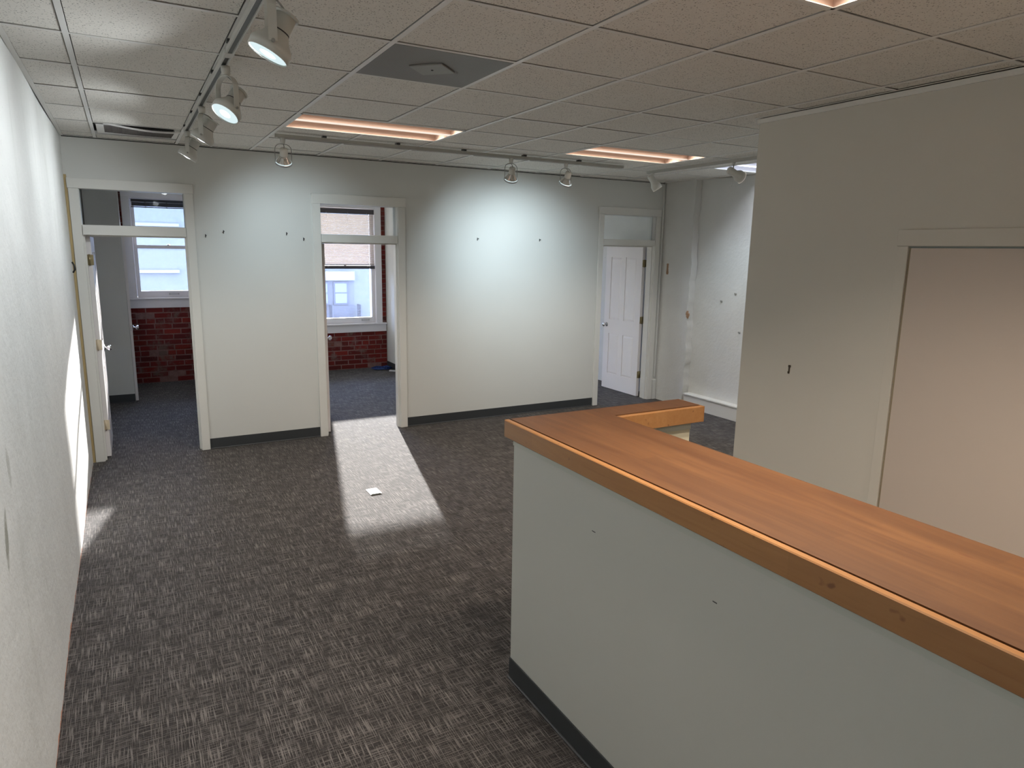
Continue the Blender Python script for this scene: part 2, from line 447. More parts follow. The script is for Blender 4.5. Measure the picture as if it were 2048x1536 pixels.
# ------------------------------------------------------------------ left wall (bulging plaster)
def wall_left():
    bm = bmesh.new(); ny, nz = 170, 56
    y0, y1 = YF - 0.1, YW + 0.05
    rnd = [(random.uniform(0.35, 2.3), random.uniform(0.5, 2.6), random.uniform(0, 6.28), random.uniform(0, 6.28)) for _ in range(9)]
    grid = []
    for i in range(ny + 1):
        row = []
        for j in range(nz + 1):
            y = y0 + (y1 - y0) * i / ny; z = SLAB * j / nz
            h = sum(math.sin(a * y * 1.7 + p) * math.cos(b * z * 1.5 + q) for a, b, p, q in rnd) / 9
            foot = 0.022 * max(0.0, 1 - z / 1.2) ** 2 * max(0.0, min(1.0, (5.5 - y) / 3.0))
            amp = 0.016 * min(1.0, max(0.0, (7.1 - y) / 0.8)) + 0.002
            row.append(bm.verts.new((XL + 0.008 + foot + amp * h, y, z)))
        grid.append(row)
    for i in range(ny):
        for j in range(nz):
            f = bm.faces.new((grid[i][j], grid[i + 1][j], grid[i + 1][j + 1], grid[i][j + 1])); f.smooth = True
    # back slab gives it thickness
    xb = XL - 0.25
    c = [bm.verts.new(v) for v in ((xb, y0, 0), (xb, y1, 0), (xb, y1, SLAB), (xb, y0, SLAB))]
    bm.faces.new(c)
    bm.faces.new((c[0], grid[0][0], grid[0][nz], c[3])) if False else None
    m = MB.__new__(MB); m.bm = bm
    mb2 = MB().box(xb, XL - 0.03, y0, y1, 0, SLAB)
    o = m.build('wall_left', MAT['plaster']); o['kind'] = 'structure'
    S('wall_left_core', mb2, MAT['plaster'], o)
wall_left()

# ------------------------------------------------------------------ partition with doorways
DOORS = [  # x0, x1 opening, head z, mullion top, transom top
    dict(x0=-0.300, x1=0.490, head=1.985, mt=2.068, tt=2.362, cas=0.075, ct=2.445),
    dict(x0=1.692, x1=2.475, head=1.963, mt=2.042, tt=2.330, cas=0.080, ct=2.424),
    dict(x0=5.100, x1=5.905, head=1.995, mt=2.070, tt=2.362, cas=0.075, ct=2.450)]
WT = 0.125
b = MB()
xs = [XL] + [v for d in DOORS for v in (d['x0'] - 0.02, d['x1'] + 0.02)] + [XF]
for i in range(0, len(xs), 2): b.box(xs[i], xs[i + 1], YB, YB + WT, 0, SLAB)
for d in DOORS: b.box(d['x0'] - 0.02, d['x1'] + 0.02, YB, YB + WT, d['tt'] + 0.015, SLAB)
S('wall_back', b, MAT['wall'])

def knob_mesh():
    k = MB()
    for sg in (-1, 1):
        mt = Matrix.Rotation(sg * PI / 2, 4, 'Y') @ Matrix.Translation((0, 0, 0.0))
        k.lathe([(0.030, 0.0), (0.030, 0.005), (0.012, 0.009), (0.011, 0.028), (0.020, 0.034), (0.0265, 0.044), (0.0265, 0.054), (0.020, 0.062), (0.006, 0.065)], 20,
                Matrix.Translation((sg * 0.021, 0, 0)) @ mt)
    return k.mesh('door_knob', MAT['chrome'])
KNOB = knob_mesh()
def hinge_mesh(mat, name='hinge'):
    h = MB().box(-0.030, -0.003, -0.004, -0.001, -0.045, 0.045).box(0.003, 0.030, -0.004, -0.001, -0.045, 0.045)
    h.lathe([(0.006, -0.048), (0.006, 0.048)], 10, Matrix.Translation((0, -0.006, 0)))
    return h.mesh(name, mat)
HINGE = hinge_mesh(MAT['brass']); HINGE_P = hinge_mesh(MAT['brass_painted'], 'painted_hinge')

def door_leaf(parent, w, h, t=0.044, mat=None, handed=1, panels=True):
    """leaf local: hinge edge at y=0, free edge at y=w, x from 0 to t; panels on both faces"""
    mat = mat or MAT['door']
    st, tr, mr, br = 0.115, 0.135, 0.165, 0.215
    yb, ym = [(st, (w - 0.09) / 2), ((w + 0.09) / 2, w - st)], 0
    zl = [(br, 0.785), (0.985, h - tr)]
    f = MB()
    f.box(0, t, 0, st, 0, h).box(0, t, w - st, w, 0, h)
    f.box(0, t, (w - 0.09) / 2, (w + 0.09) / 2, 0, h)
    for z0, z1 in ((0, br), (0.785, 0.985), (h - tr, h)):
        for (a, b_) in yb: f.box(0, t, a, b_, z0, z1)
    leaf = f.build('leaf', mat, parent)
    for (a, b_) in yb:
        for (z0, z1) in zl:
            p = MB(); p.box(0.010, t - 0.010, a, b_, z0, z1)
            m = 0.028
            for sg in (0, 1):
                xa, xb = (0.010, 0.002) if sg == 0 else (t - 0.010, t - 0.002)
                vs = [p.bm.verts.new((xa, yy, zz)) for yy, zz in ((a + 0.006, z0 + 0.006), (b_ - 0.006, z0 + 0.006), (b_ - 0.006, z1 - 0.006), (a + 0.006, z1 - 0.006))]
                vt = [p.bm.verts.new((xb, yy, zz)) for yy, zz in ((a + m, z0 + m), (b_ - m, z0 + m), (b_ - m, z1 - m), (a + m, z1 - m))]
                for k in range(4): p.bm.faces.new((vs[k], vs[(k + 1) % 4], vt[(k + 1) % 4], vt[k]))
                p.bm.faces.new(vt)
            p.build('panel', mat, leaf)
    kn = link('door_knob', KNOB, leaf, (t / 2, w - 0.062, 0.90))
    lt = MB().box(0.010, t - 0.010, w - 0.001, w + 0.0015, 0.865, 0.935).build('latch_plate', MAT['steel'], leaf)
    return leaf

def doorway(i, d, leaf_x, leaf_ang, hinge_x, hinge_mats, side, left_lim=None):
    E = struct_empty('door_%d' % i, (0, 0, 0))
    x0, x1, hd, mt, tt, cw, ct = (d[k] for k in ('x0', 'x1', 'head', 'mt', 'tt', 'cas', 'ct'))
    yf = YB - 0.018
    for xa, xb in ((x0 - cw, x0 - 0.004), (x1 + 0.004, x1 + cw)):
        MB().box(xa, xb, yf, YB + 0.0, 0, tt, 0.002).build('side_casing', MAT['trim'], E)
        MB().box(xa, xb, YB + WT, YB + WT + 0.018, 0, tt, 0.002).build('side_casing', MAT['trim'], E)
    MB().box(x0 - cw - 0.006, x1 + cw + 0.006, yf - 0.004, YB, tt + 0.0005, ct, 0.002).build('head_casing', MAT['trim'], E)
    MB().box(x0 - cw, x1 + cw, YB + WT, YB + WT + 0.018, tt + 0.0005, ct, 0.002).build('head_casing', MAT['trim'], E)
    # jambs with stops
    for sg, xa in ((1, x0), (-1, x1)):
        j = MB(); a, b_ = sorted((xa, xa - sg * 0.02)); j.box(a, b_, YB, YB + WT, 0, tt + 0.015)
        a, b_ = sorted((xa, xa + sg * 0.011)); j.box(a, b_, YB + 0.03, YB + 0.075, 0, hd)
        j.build('jamb', MAT['trim'], E)
    MB().box(x0, x1, YB, YB + WT, tt, tt + 0.015).build('jamb', MAT['trim'], E)
    m = MB().box(x0, x1, yf + 0.006, YB + WT, hd, mt, 0.002)
    m.build('transom_bar', MAT['trim'], E)
    MB().box(x0 + 0.011, x1 - 0.011, YB + 0.03, YB + 0.075, hd - 0.011, hd - 0.0005).build('head_stop', MAT['trim'], E)
    MB().box(x0, x1, YB + 0.055, YB + 0.059, mt, tt).build('transom_pane', MAT['glass'], E)
    # leaf
    h = hd - 0.025
    L = struct_empty('x'); L.name = 'leaf_pivot'
    leaf = door_leaf(E, d['x1'] - d['x0'] - 0.006 if i != 3 else 0.775, h)
    leaf.location = (leaf_x, YB + WT - 0.028 + (0.012 if i != 3 else 0.07), 0.012); leaf.rotation_euler = (0, 0, leaf_ang)
    bpy.data.objects.remove(L)
    for z, hm in zip((1.775, 1.035, 0.305), hinge_mats):
        hh = link('hinge', hm, E, (hinge_x, leaf.location.y - 0.001, z), (0, 0, 0))
    return E
doorway(1, DOORS[0], -0.300, 0.0, -0.276, (HINGE, HINGE_P, HINGE_P), 'L')
doorway(2, DOORS[1], 1.700, -math.radians(12.5), 1.716, (HINGE, HINGE, HINGE), 'L')
doorway(3, DOORS[2], 5.868, 0.0, 5.898, (HINGE, HINGE, HINGE), 'R')

# raw wood strip and dark gap between door 1 and plaster
S('trim_1', MB().box(-0.397, -0.3775, YB - 0.012, YB - 0.0005, 0.0, 2.47), MAT['raw_wood'])
# corner strip by the pilaster
S('trim_2', MB().box(6.002, 6.030, YB - 0.016, YB - 0.0005, 0.30, CZ - 0.015), MAT['wall'])
S('trim_3', MB().box(5.985, 6.038, YB - 0.030, YB - 0.0005, 0.0, 0.26, 0.003), MAT['wall'])

# ------------------------------------------------------------------ right side walls
S('wall_right', MB().box(XR, XR + 0.12, YF, YR, 0, CZ - 0.012).box(XR, XR + 0.12, YF, YR, CZ + 0.02, SLAB), MAT['wall_warm'])
S('wall_side', MB().box(XR + 0.12, XF, YR - 0.12, YR, 0, SLAB), MAT['wall_warm'])
S('wall_front', MB().box(XL - 0.25, XF + 0.2, YF - 0.15, YF, 0, SLAB), MAT['wall'])
def far_right():
    bm = bmesh.new(); ny, nz = 70, 50
    def sheet(fn, na, nb):
        g = [[bm.verts.new(fn(i / na, j / nb)) for j in range(nb + 1)] for i in range(na + 1)]
        for i in range(na):
            for j in range(nb):
                f = bm.faces.new((g[i][j], g[i + 1][j], g[i + 1][j + 1], g[i][j + 1])); f.smooth = True
        return g
    def nz_(y, z, s): return s * (math.sin(y * 9 + z * 2.1) * math.cos(z * 4.3 + 1) + 0.6 * math.sin(z * 11 + y * 5) * 0.7)
    Y1 = 6.385
    edge = lambda z: 0.008 * math.sin(z * 6.0 + 0.5) + 0.006 * math.sin(z * 17) + 0.004 * math.sin(z * 41)
    sheet(lambda a, b: (XF + nz_(YR + (Y1 - YR) * a, SLAB * b, 0.003), YR + (Y1 + edge(SLAB * b) * a - YR) * a, SLAB * b), 60, 60)
    sheet(lambda a, b: (6.042 + (XF - 6.042) * a, Y1 + edge(SLAB * b), SLAB * b), 6, 90)
    sheet(lambda a, b: (6.042 + nz_(Y1 + a, SLAB * b, 0.002) * (1 if 0 < a < 1 else 0), Y1 + edge(SLAB * b) + (YB + WT - Y1 - edge(SLAB * b)) * a, SLAB * b), 20, 90)
    m = MB.__new__(MB); m.bm = bm
    o = m.build('wall_far_right', MAT['plaster2']); o['kind'] = 'structure'
    S('wall_core', MB().box(XF + 0.02, XF + 0.2, YF - 0.1, YW + 0.05, 0, SLAB), MAT['plaster2'], o)
far_right()
# plinth ledge on the far right wall
pl = struct_empty('baseboard_far_right')
MB().box(6.050, XF + 0.01, YR + 0.001, 6.372, 0, 0.158, 0.002).build('face', MAT['trim'], pl)
MB().box(6.036, XF + 0.01, YR + 0.001, 6.372, 0.158, 0.180, 0.005).build('cap', MAT['trim'], pl)
# chipped hole in the pilaster edge and patch by the corner
hole = MB()
random.seed(3)
for k in range(14):
    a = random.uniform(0, 6.28); r = random.uniform(0.005, 0.028)
    y = 6.385 - 0.0 + r * math.cos(a) * 0.8; z = 1.165 + r * math.sin(a) * 1.4
    q = random.uniform(0.007, 0.014)
    hole.box(6.0405 - q * 0.55, 6.050, y - q, y + q, z - q, z + q, 0.002)
tag(hole.build('crumbled_hole', [MAT['rust']]), 'small crumbling brown hole in the edge of the white plaster pilaster', 'hole')
pt = MB()
for k in range(9):
    z = 1.77 - k * 0.014; q = random.uniform(0.012, 0.024)
    pt.box(6.036, 6.045, 6.80 - q, 6.80 + q * 0.7, z - 0.012, z + 0.012, 0.002)
tag(pt.build('bare_patch', MAT['rust']), 'small bare orange patch on the white pilaster beside the third doorway', 'patch')

for (yy, zz, lb) in ((5.72, 1.46, 'upper grey fixing scar on the far plaster wall, right of the pilaster'), (5.93, 1.36, 'lower grey fixing scar on the far plaster wall, nearer the pilaster'),
                    (5.62, 1.02, 'small grey scrape low on the far plaster wall above the ledge')):
    q = MB().box(6.128, 6.138, yy - 0.012, yy + 0.012, zz - 0.010, zz + 0.010, 0.003).box(6.127, 6.138, yy - 0.004, yy + 0.018, zz - 0.004, zz + 0.012, 0.002)
    tag(q.build('wall_scar', MAT['vent_plate']), lb, 'scar', 'fixing scars on the far plaster wall')
# cased blank door in the near right wall
bd = struct_empty('door_4')
MB().box(XR - 0.016, XR - 0.0005, 0.85, 2.302, 1.968, 2.054, 0.002).build('head_casing', MAT['wall_warm'], bd)
MB().box(XR - 0.012, XR - 0.0005, 2.238, 2.297, 0, 1.967, 0.002).build('side_casing', MAT['wall_warm'], bd)
MB().box(XR - 0.003, XR - 0.0003, 2.226, 2.236, 0, 1.958).build('joint', M('brown_caulk', (0.30, 0.25, 0.17, 1), 0.8).m, bd)
MB().box(XR - 0.003, XR - 0.0003, 0.90, 2.236, 1.958, 1.9665).build('joint', MAT['plate_edge'], bd)
MB().box(XR - 0.006, XR - 0.0003, 0.90, 2.225, 0.01, 1.957).build('panel', paint('beige_blank_panel', (0.62, 0.54, 0.47, 1)), bd)

# ceiling edge trims
ce = struct_empty('trim_4')
MB().box(XR - 0.014, XR + 0.02, YF + 0.1, YR + 0.012, CZ - 0.034, CZ - 0.0055, 0.001).build('edge_angle', MAT['tbar_dull'], ce)
MB().box(XR + 0.021, XF - 0.02, YR - 0.02, YR + 0.012, CZ - 0.034, CZ - 0.0055, 0.001).build('edge_angle', MAT['tbar_dull'], ce)

# ------------------------------------------------------------------ baseboards of the partition
def base(name, boxes, mat=MAT['rubber']):
    E = struct_empty(name)
    for (x0, x1, y0, y1) in boxes:
        MB().box(x0, x1, y0, y1, 0.0, 0.102, 0.001).build('cove_base', mat, E)
        # little toe that flares on the carpet
        if x1 - x0 > y1 - y0: MB().box(x0, x1, y0 - 0.008, y0 + 0.001, 0.0, 0.010, 0.003).build('toe', MAT['rubber_toe'], E)
        else: MB().box(x0 - 0.008, x0 + 0.001, y0, y1, 0.0, 0.010, 0.003).build('toe', MAT['rubber_toe'], E)
MAT['rubber_toe'] = M('grey_vinyl_toe', (0.06, 0.062, 0.066, 1), 0.45).m
base('baseboard_back', [(0.567, 1.610, YB - 0.006, YB - 0.0005), (2.557, 5.022, YB - 0.006, YB - 0.0005)])

# ------------------------------------------------------------------ offices behind: side walls, closet
S('wall_office', MB().box(1.585, 1.66, YB + WT, YW, 0, SLAB), MAT['wall'])
S('wall_office.001', MB().box(3.635, 3.71, YB + WT, YW, 0, SLAB), MAT['wall'])
S('wall_closet', MB().box(XL + 0.02, -0.03, 9.50, YW, 0, SLAB), MAT['wall'])
base('baseboard_office', [(XL + 0.03, -0.032, 9.494, 9.4995), (3.629, 3.6345, YB + WT + 0.02, 10.735)])
cd = struct_empty('door_5')
lf = door_leaf(cd, 0.70, 1.99, 0.030)
lf.location = (-0.0285, 10.215, 0.012); lf.rotation_euler = (0, 0, PI)
lf.location.x = 0.0025

# ------------------------------------------------------------------ window wall
WIN = [dict(x0=0.10, x1=1.00, sill=1.195, head=2.52, rail=1.882, cas=0.103),
       dict(x0=2.575, x1=3.462, sill=0.735, head=2.52, rail=1.62, cas=0.103),
       dict(x0=4.30, x1=5.20, sill=0.735, head=2.52, rail=1.62, cas=0.103),
       dict(x0=1.74, x1=2.38, sill=0.735, head=2.52, rail=1.62, cas=0.06)]  # last one is an added unseen window, bringing daylight into the middle office
TW = 0.30
b = MB()
xs = [XL] + [v for q in sorted(WIN, key=lambda q: q['x0']) for v in (q['x0'] - 0.01, q['x1'] + 0.01)] + [XF + 0.05]
for i in range(0, len(xs), 2): b.box(xs[i], xs[i + 1], YW + 0.012, YW + TW, -0.02, SLAB)
for q in WIN:
    b.box(q['x0'] - 0.01, q['x1'] + 0.01, YW + 0.012, YW + TW, -0.02, q['sill'] - 0.03)
    b.box(q['x0'] - 0.01, q['x1'] + 0.01, YW + 0.012, YW + TW, q['head'] + 0.03, SLAB)
window_wall = S('wall_window', b, MAT['mortar'])
# plaster skin of the window wall around the rooms' upper parts (room 3 and above the casings)
BM_ = {}
def brick_me(L):
    L = round(L, 3)
    if L not in BM_:
        m = MB().box(-L / 2, L / 2, -0.014, 0.014, -0.0305, 0.0305, 0.003); BM_[L] = m.mesh('brick', MAT['brick'])
    return BM_[L]
def lay(x0, x1, z0, z1, seed):
    r = random.Random(seed); z = z0 + 0.034; row = 0
    while z < z1 + 0.02:
        header = (row % 6 == 5); Lb = 0.098 if header else 0.205
        x = x0 - (0.0 if row % 2 else 0.107) - r.uniform(0, 0.02)
        while x < x1:
            a, b_ = max(x, x0), min(x + Lb, x1)
            if b_ - a > 0.03 and not (r.random() < 0.03):
                zz = min(0.031, (z1 - (z - 0.031)) / 2)
                if z + 0.031 <= z1 + 0.001:
                    link('brick', brick_me(b_ - a), window_wall, ((a + b_) / 2, YW + 0.022 + r.uniform(-0.003, 0.003), z),
                         (r.uniform(-.02, .02), r.uniform(-.012, .012), 0))
            x += Lb + 0.014
        z += 0.0755; row += 1
lay(-0.028, 1.30, 0.005, 1.052, 1)
lay(2.35, 3.632, 0.005, 0.598, 2)
def strip_bricks(x0, x1, z0, z1, seed):
    r = random.Random(seed); z = z0 + 0.034
    while z < z1:
        L = x1 - x0 - r.uniform(0, 0.01)
        link('brick', brick_me(round(L, 2)), window_wall, ((x0 + x1) / 2, YW + 0.020 + r.uniform(-.008, .004), z)); z += 0.0755
strip_bricks(-0.028, 0.0, 1.22, CZ, 4)
strip_bricks(3.566, 3.634, 0.76, CZ, 5)
# plastered parts of the window wall
S('wall_window_plaster', MB().box(1.11, 1.585, YW - 0.004, YW + 0.0115, 1.06, SLAB).box(1.66, 2.46, YW - 0.004, YW + 0.0115, 2.66, SLAB)
  .box(3.71, 4.19, YW - 0.004, YW + 0.0115, 0, SLAB).box(5.31, XF, YW - 0.004, YW + 0.0115, 0, SLAB).box(4.19, 5.31, YW - 0.004, YW + 0.0115, 0, 0.60), MAT['wall'], window_wall)

def window(i, q):
    E = struct_empty('window_%d' % i)
    x0, x1, sl, hd, rl, cw = (q[k] for k in ('x0', 'x1', 'sill', 'head', 'rail', 'cas'))
    W = MAT['trim_blue']
    for a, b_ in ((x0 - cw, x0 - 0.002), (x1 + 0.002, x1 + cw)):
        MB().box(a, b_, YW - 0.014, YW + 0.0115, sl, hd + 0.015, 0.002).build('side_casing', W, E)
    MB().box(x0 - cw, x1 + cw, YW - 0.014, YW + 0.0115, hd + 0.016, hd + 0.13, 0.002).build('head_casing', W, E)
    MB().box(x0 - cw - 0.02, x1 + cw + 0.03 if i != 2 else x1 + cw + 0.064, YW - 0.055, YW + 0.05, sl - 0.022, sl - 0.0005, 0.005).build('stool', W, E)
    MB().box(x0 - cw - 0.008, x1 + cw + 0.012 if i != 2 else x1 + cw + 0.06, YW - 0.020, YW + 0.0115, sl - 0.140, sl - 0.0225, 0.002).build('apron', W, E)
    # jamb liner
    j = MB()
    j.box(x0 - 0.01, x0, YW, YW + TW + 0.01, sl, hd).box(x1, x1 + 0.01, YW, YW + TW + 0.01, sl, hd)
    j.box(x0 - 0.01, x1 + 0.01, YW, YW + TW + 0.01, hd, hd + 0.03).box(x0 - 0.01, x1 + 0.01, YW + 0.051, YW + TW + 0.04, sl - 0.03, sl)
    j.build('jamb', W, E)
    def sash(name, y0, y1, z0, z1, bot, top, side):
        m = MB().box(x0 + 0.002, x0 + side, y0, y1, z0, z1).box(x1 - side, x1 - 0.002, y0, y1, z0, z1)
        m.box(x0 + side, x1 - side, y0, y1, z0, z0 + bot).box(x0 + side, x1 - side, y0, y1, z1 - top, z1)
        s_ = m.build(name, W, E)
        MB().box(x0 + side, x1 - side, (y0 + y1) / 2 - 0.002, (y0 + y1) / 2 + 0.002, z0 + bot, z1 - top).build('pane', MAT['glass_dusty'], s_)
        return s_
    lo = sash('lower_sash', YW + 0.052, YW + 0.088, sl + 0.001, rl + 0.024, 0.088, 0.045, 0.048)
    up = sash('upper_sash', YW + 0.092, YW + 0.128, rl - 0.022, hd - 0.001, 0.045, 0.05, 0.046)
    # sash lift and lock
    xc = (x0 + x1) / 2 + (0.0 if i == 1 else 0.25)
    xc = {1: 0.555, 2: 3.30, 3: 4.75, 4: 2.06}[i]
    lift = MB().box(xc - 0.065, xc - 0.048, YW + 0.044, YW + 0.0518, sl + 0.035, sl + 0.055).box(xc + 0.048, xc + 0.065, YW + 0.044, YW + 0.0518, sl + 0.035, sl + 0.055)
    lift.box(xc - 0.055, xc + 0.055, YW + 0.028, YW + 0.0440, sl + 0.040, sl + 0.050)
    lift.build('sash_lift', MAT['steel'], lo)
    lk = MB().lathe([(0.026, 0), (0.022, 0.006), (0.008, 0.016), (0.003, 0.018)], 14, Matrix.Translation(((x0 + x1) / 2 - 0.02, YW + 0.070, rl + 0.0245)))
    lk.build('sash_lock', MAT['steel'], lo)
for i, q in enumerate(WIN): window(i + 1, q)

# blinds
bl = thing('window_blind', 'dark navy slatted blind drawn right up at the top of the left office window', 'blind', (0.545, YW + 0.02, 0))
MB().box(-0.43, 0.44, 0.0, 0.024, 2.478, 2.512, 0.002).build('headrail', MAT['blind_navy'], bl)
for k in range(7):
    z = 2.470 - k * 0.0075
    MB().box(-0.425, 0.435, 0.0 + 0.001 * (k % 2), 0.022, z - 0.0030, z + 0.0040).build('slat', MAT['blind_navy'], bl)
MB().box(-0.43, 0.44, 0.0, 0.022, 2.404, 2.416, 0.002).build('bottom_rail', MAT['blind_navy'], bl)
for xx in (-0.26, 0.0, 0.26):
    MB().box(xx - 0.006, xx + 0.006, -0.004, -0.001, 2.400, 2.480).build('ladder_tape', MAT['blind_dark'], bl)
bl2 = thing('window_blind', 'cream horizontal slat blind lowered halfway over the middle office window', 'blind', (3.015, YW + 0.005, 0))
MB().box(-0.425, 0.445, 0.0, 0.030, 2.430, 2.505, 0.002).build('headrail', MAT['blind_dark'], bl2)
sm = MB().box(-0.42, 0.44, -0.0125, 0.0125, -0.0006, 0.0006).mesh('slat', MAT['slat'])
z = 2.415
while z > 1.646:
    link('slat', sm, bl2, (0, 0.015, z), (math.radians(-38), 0, 0)); z -= 0.0205
MB().box(-0.425, 0.445, 0.004, 0.028, 1.592, 1.640, 0.003).build('bottom_rail', MAT['blind_dark'], bl2)
for xx in (-0.30, 0.03, 0.33):
    MB().tube([(xx, -0.001, 1.62), (xx, -0.001, 2.45)], 0.0012, 5).build('ladder_cord', MAT['cord'], bl2)
MB().tube([(0.36, -0.004, 2.44), (0.365, -0.006, 2.0), (0.36, -0.005, 1.55), (0.362, -0.005, 1.2)], 0.0015, 5).build('pull_cord', MAT['cord'], bl2)

# office ceilings and outer shell
S('ceiling_office', MB().box(XL, XF + 0.02, YB + WT, YW + 0.012, CZ, CZ + 0.03), MAT['tile'])
S('ceiling_slab', MB().box(XL - 0.3, XF + 0.3, YF - 0.2, YW + TW, SLAB, SLAB + 0.1), MAT['black_gap'])

# ------------------------------------------------------------------ main ceiling: tees, tiles
ceil = struct_empty('ceiling')
def col_x(i): return GX + P * i
def row_y(j): return GY + P * j
X_COLS = list(range(-2, 9)); Y_ROWS = list(range(-8, 8))
FIX = {(0, 4): 'warm', (4, 4): 'warm', (0, -2): 'warm', (7, 4): 'cool', (2, -5): 'warm'}   # left column, row: 4ft x 2ft troffers
skip = set()
for (c_, r_) in FIX: skip |= {(c_, r_), (c_ + 1, r_)}
skip.add((0, 1)); skip.add((-2, 6))
tile_cache = {}
rt = random.Random(11)
for ci in range(-3, 9):
    x0 = XL + 0.02 if ci == -3 else col_x(ci); x1 = col_x(ci + 1) if ci < 8 else XF - 0.02
    x1 = min(x1, XF - 0.02)
    if x1 - x0 < 0.05: continue
    for rj in range(-9, 8):
        y0 = YF + 0.01 if rj == -9 else row_y(rj); y1 = min(row_y(rj + 1), YB - 0.022)
        if y1 - y0 < 0.05: continue
        if (ci, rj) in skip: continue
        xa, xb, ya, yb = x0, x1, y0, y1
        if yb <= YR + 0.0 and xa >= XR: continue
        if xa < XR < xb and yb <= YR: xb = XR - 0.020
        g = 0.0145
        w_, d_ = round(xb - xa - 2 * g + 0.0, 3), round(yb - ya - 2 * g, 3)
        if w_ < 0.03: continue
        key = (w_, d_)
        if key not in tile_cache:
            tile_cache[key] = MB().box(-w_ / 2, w_ / 2, -d_ / 2, d_ / 2, 0, 0.015, 0.002).mesh('ceiling_tile', MAT['tile'])
        link('ceiling_tile', tile_cache[key], ceil, ((xa + xb) / 2 + rt.uniform(-.001, .001), (ya + yb) / 2 + rt.uniform(-.001, .0015), CZ + 0.001 + rt.uniform(0, .002)),
             (rt.uniform(-.004, .004), rt.uniform(-.004, .004), 0))
# long main tees (along y) and cross tees (along x)
tb = 0.012
for i in range(-2, 9):
    x = col_x(i)
    y0 = YF + 0.01 if x < XR else YR + 0.014
    y1 = YB - 0.01
    if i in (1,): segs = [(y0, row_y(4)), (row_y(5), y1)]
    elif i in (5,): segs = [(y0, row_y(4)), (row_y(5), y1)]
    elif i in (8,): segs = [(y0, row_y(4)), (row_y(5), y1)]
    else: segs = [(y0, y1)]
    if i == 3: segs = [(y0, row_y(-5)), (row_y(-4), y1)]
    if i == 1: segs = [(y0, row_y(-2)), (row_y(-1), row_y(4)), (row_y(5), y1)]
    for a, b_ in segs:
        MB().box(x - tb, x + tb, a, b_, CZ - 0.0015, CZ + 0.0005).box(x - 0.001, x + 0.001, a, b_, CZ + 0.0005, CZ + 0.03).build('grid_tee', MAT['tbar'], ceil)
for j in range(-8, 8):
    y = row_y(j)
    if y > YB - 0.05: continue
    x1 = XR - 0.015 if y < YR else XF - 0.02
    MB().box(XL + 0.03, x1, y - tb * 0.95, y + tb * 0.95, CZ - 0.0010, CZ + 0.0003).box(XL + 0.03, x1, y - 0.001, y + 0.001, CZ + 0.0003, CZ + 0.025).build('grid_tee', MAT['tbar_dull'], ceil)
MB().box(XL + 0.02, 6.03, YB - 0.0012, YB - 0.0002, CZ - 0.008, CZ + 0.02).build('gap_shade_strip', MAT['black_gap'], ceil)  # solid black strip paints the dark line at the wall top
# wall angles (white L) with a narrow dark gap to the wall
MB().box(XL + 0.02, XF - 0.02, YB - 0.026, YB - 0.006, CZ - 0.0016, CZ + 0.0004).build('wall_angle', MAT['tbar_dull'], ceil)
MB().box(XL + 0.012, XL + 0.036, YF + 0.01, YB - 0.02, CZ - 0.0016, CZ + 0.0004).build('wall_angle', MAT['tbar_dull'], ceil)
MB().box(XR - 0.030, XR - 0.016, YF + 0.01, YR + 0.02, CZ - 0.0016, CZ + 0.0004).build('wall_angle', MAT['tbar_dull'], ceil)
MB().box(XF - 0.030, XF - 0.004, YR + 0.02, YB - 0.02, CZ - 0.0016, CZ + 0.0004).build('wall_angle', MAT['tbar_dull'], ceil)

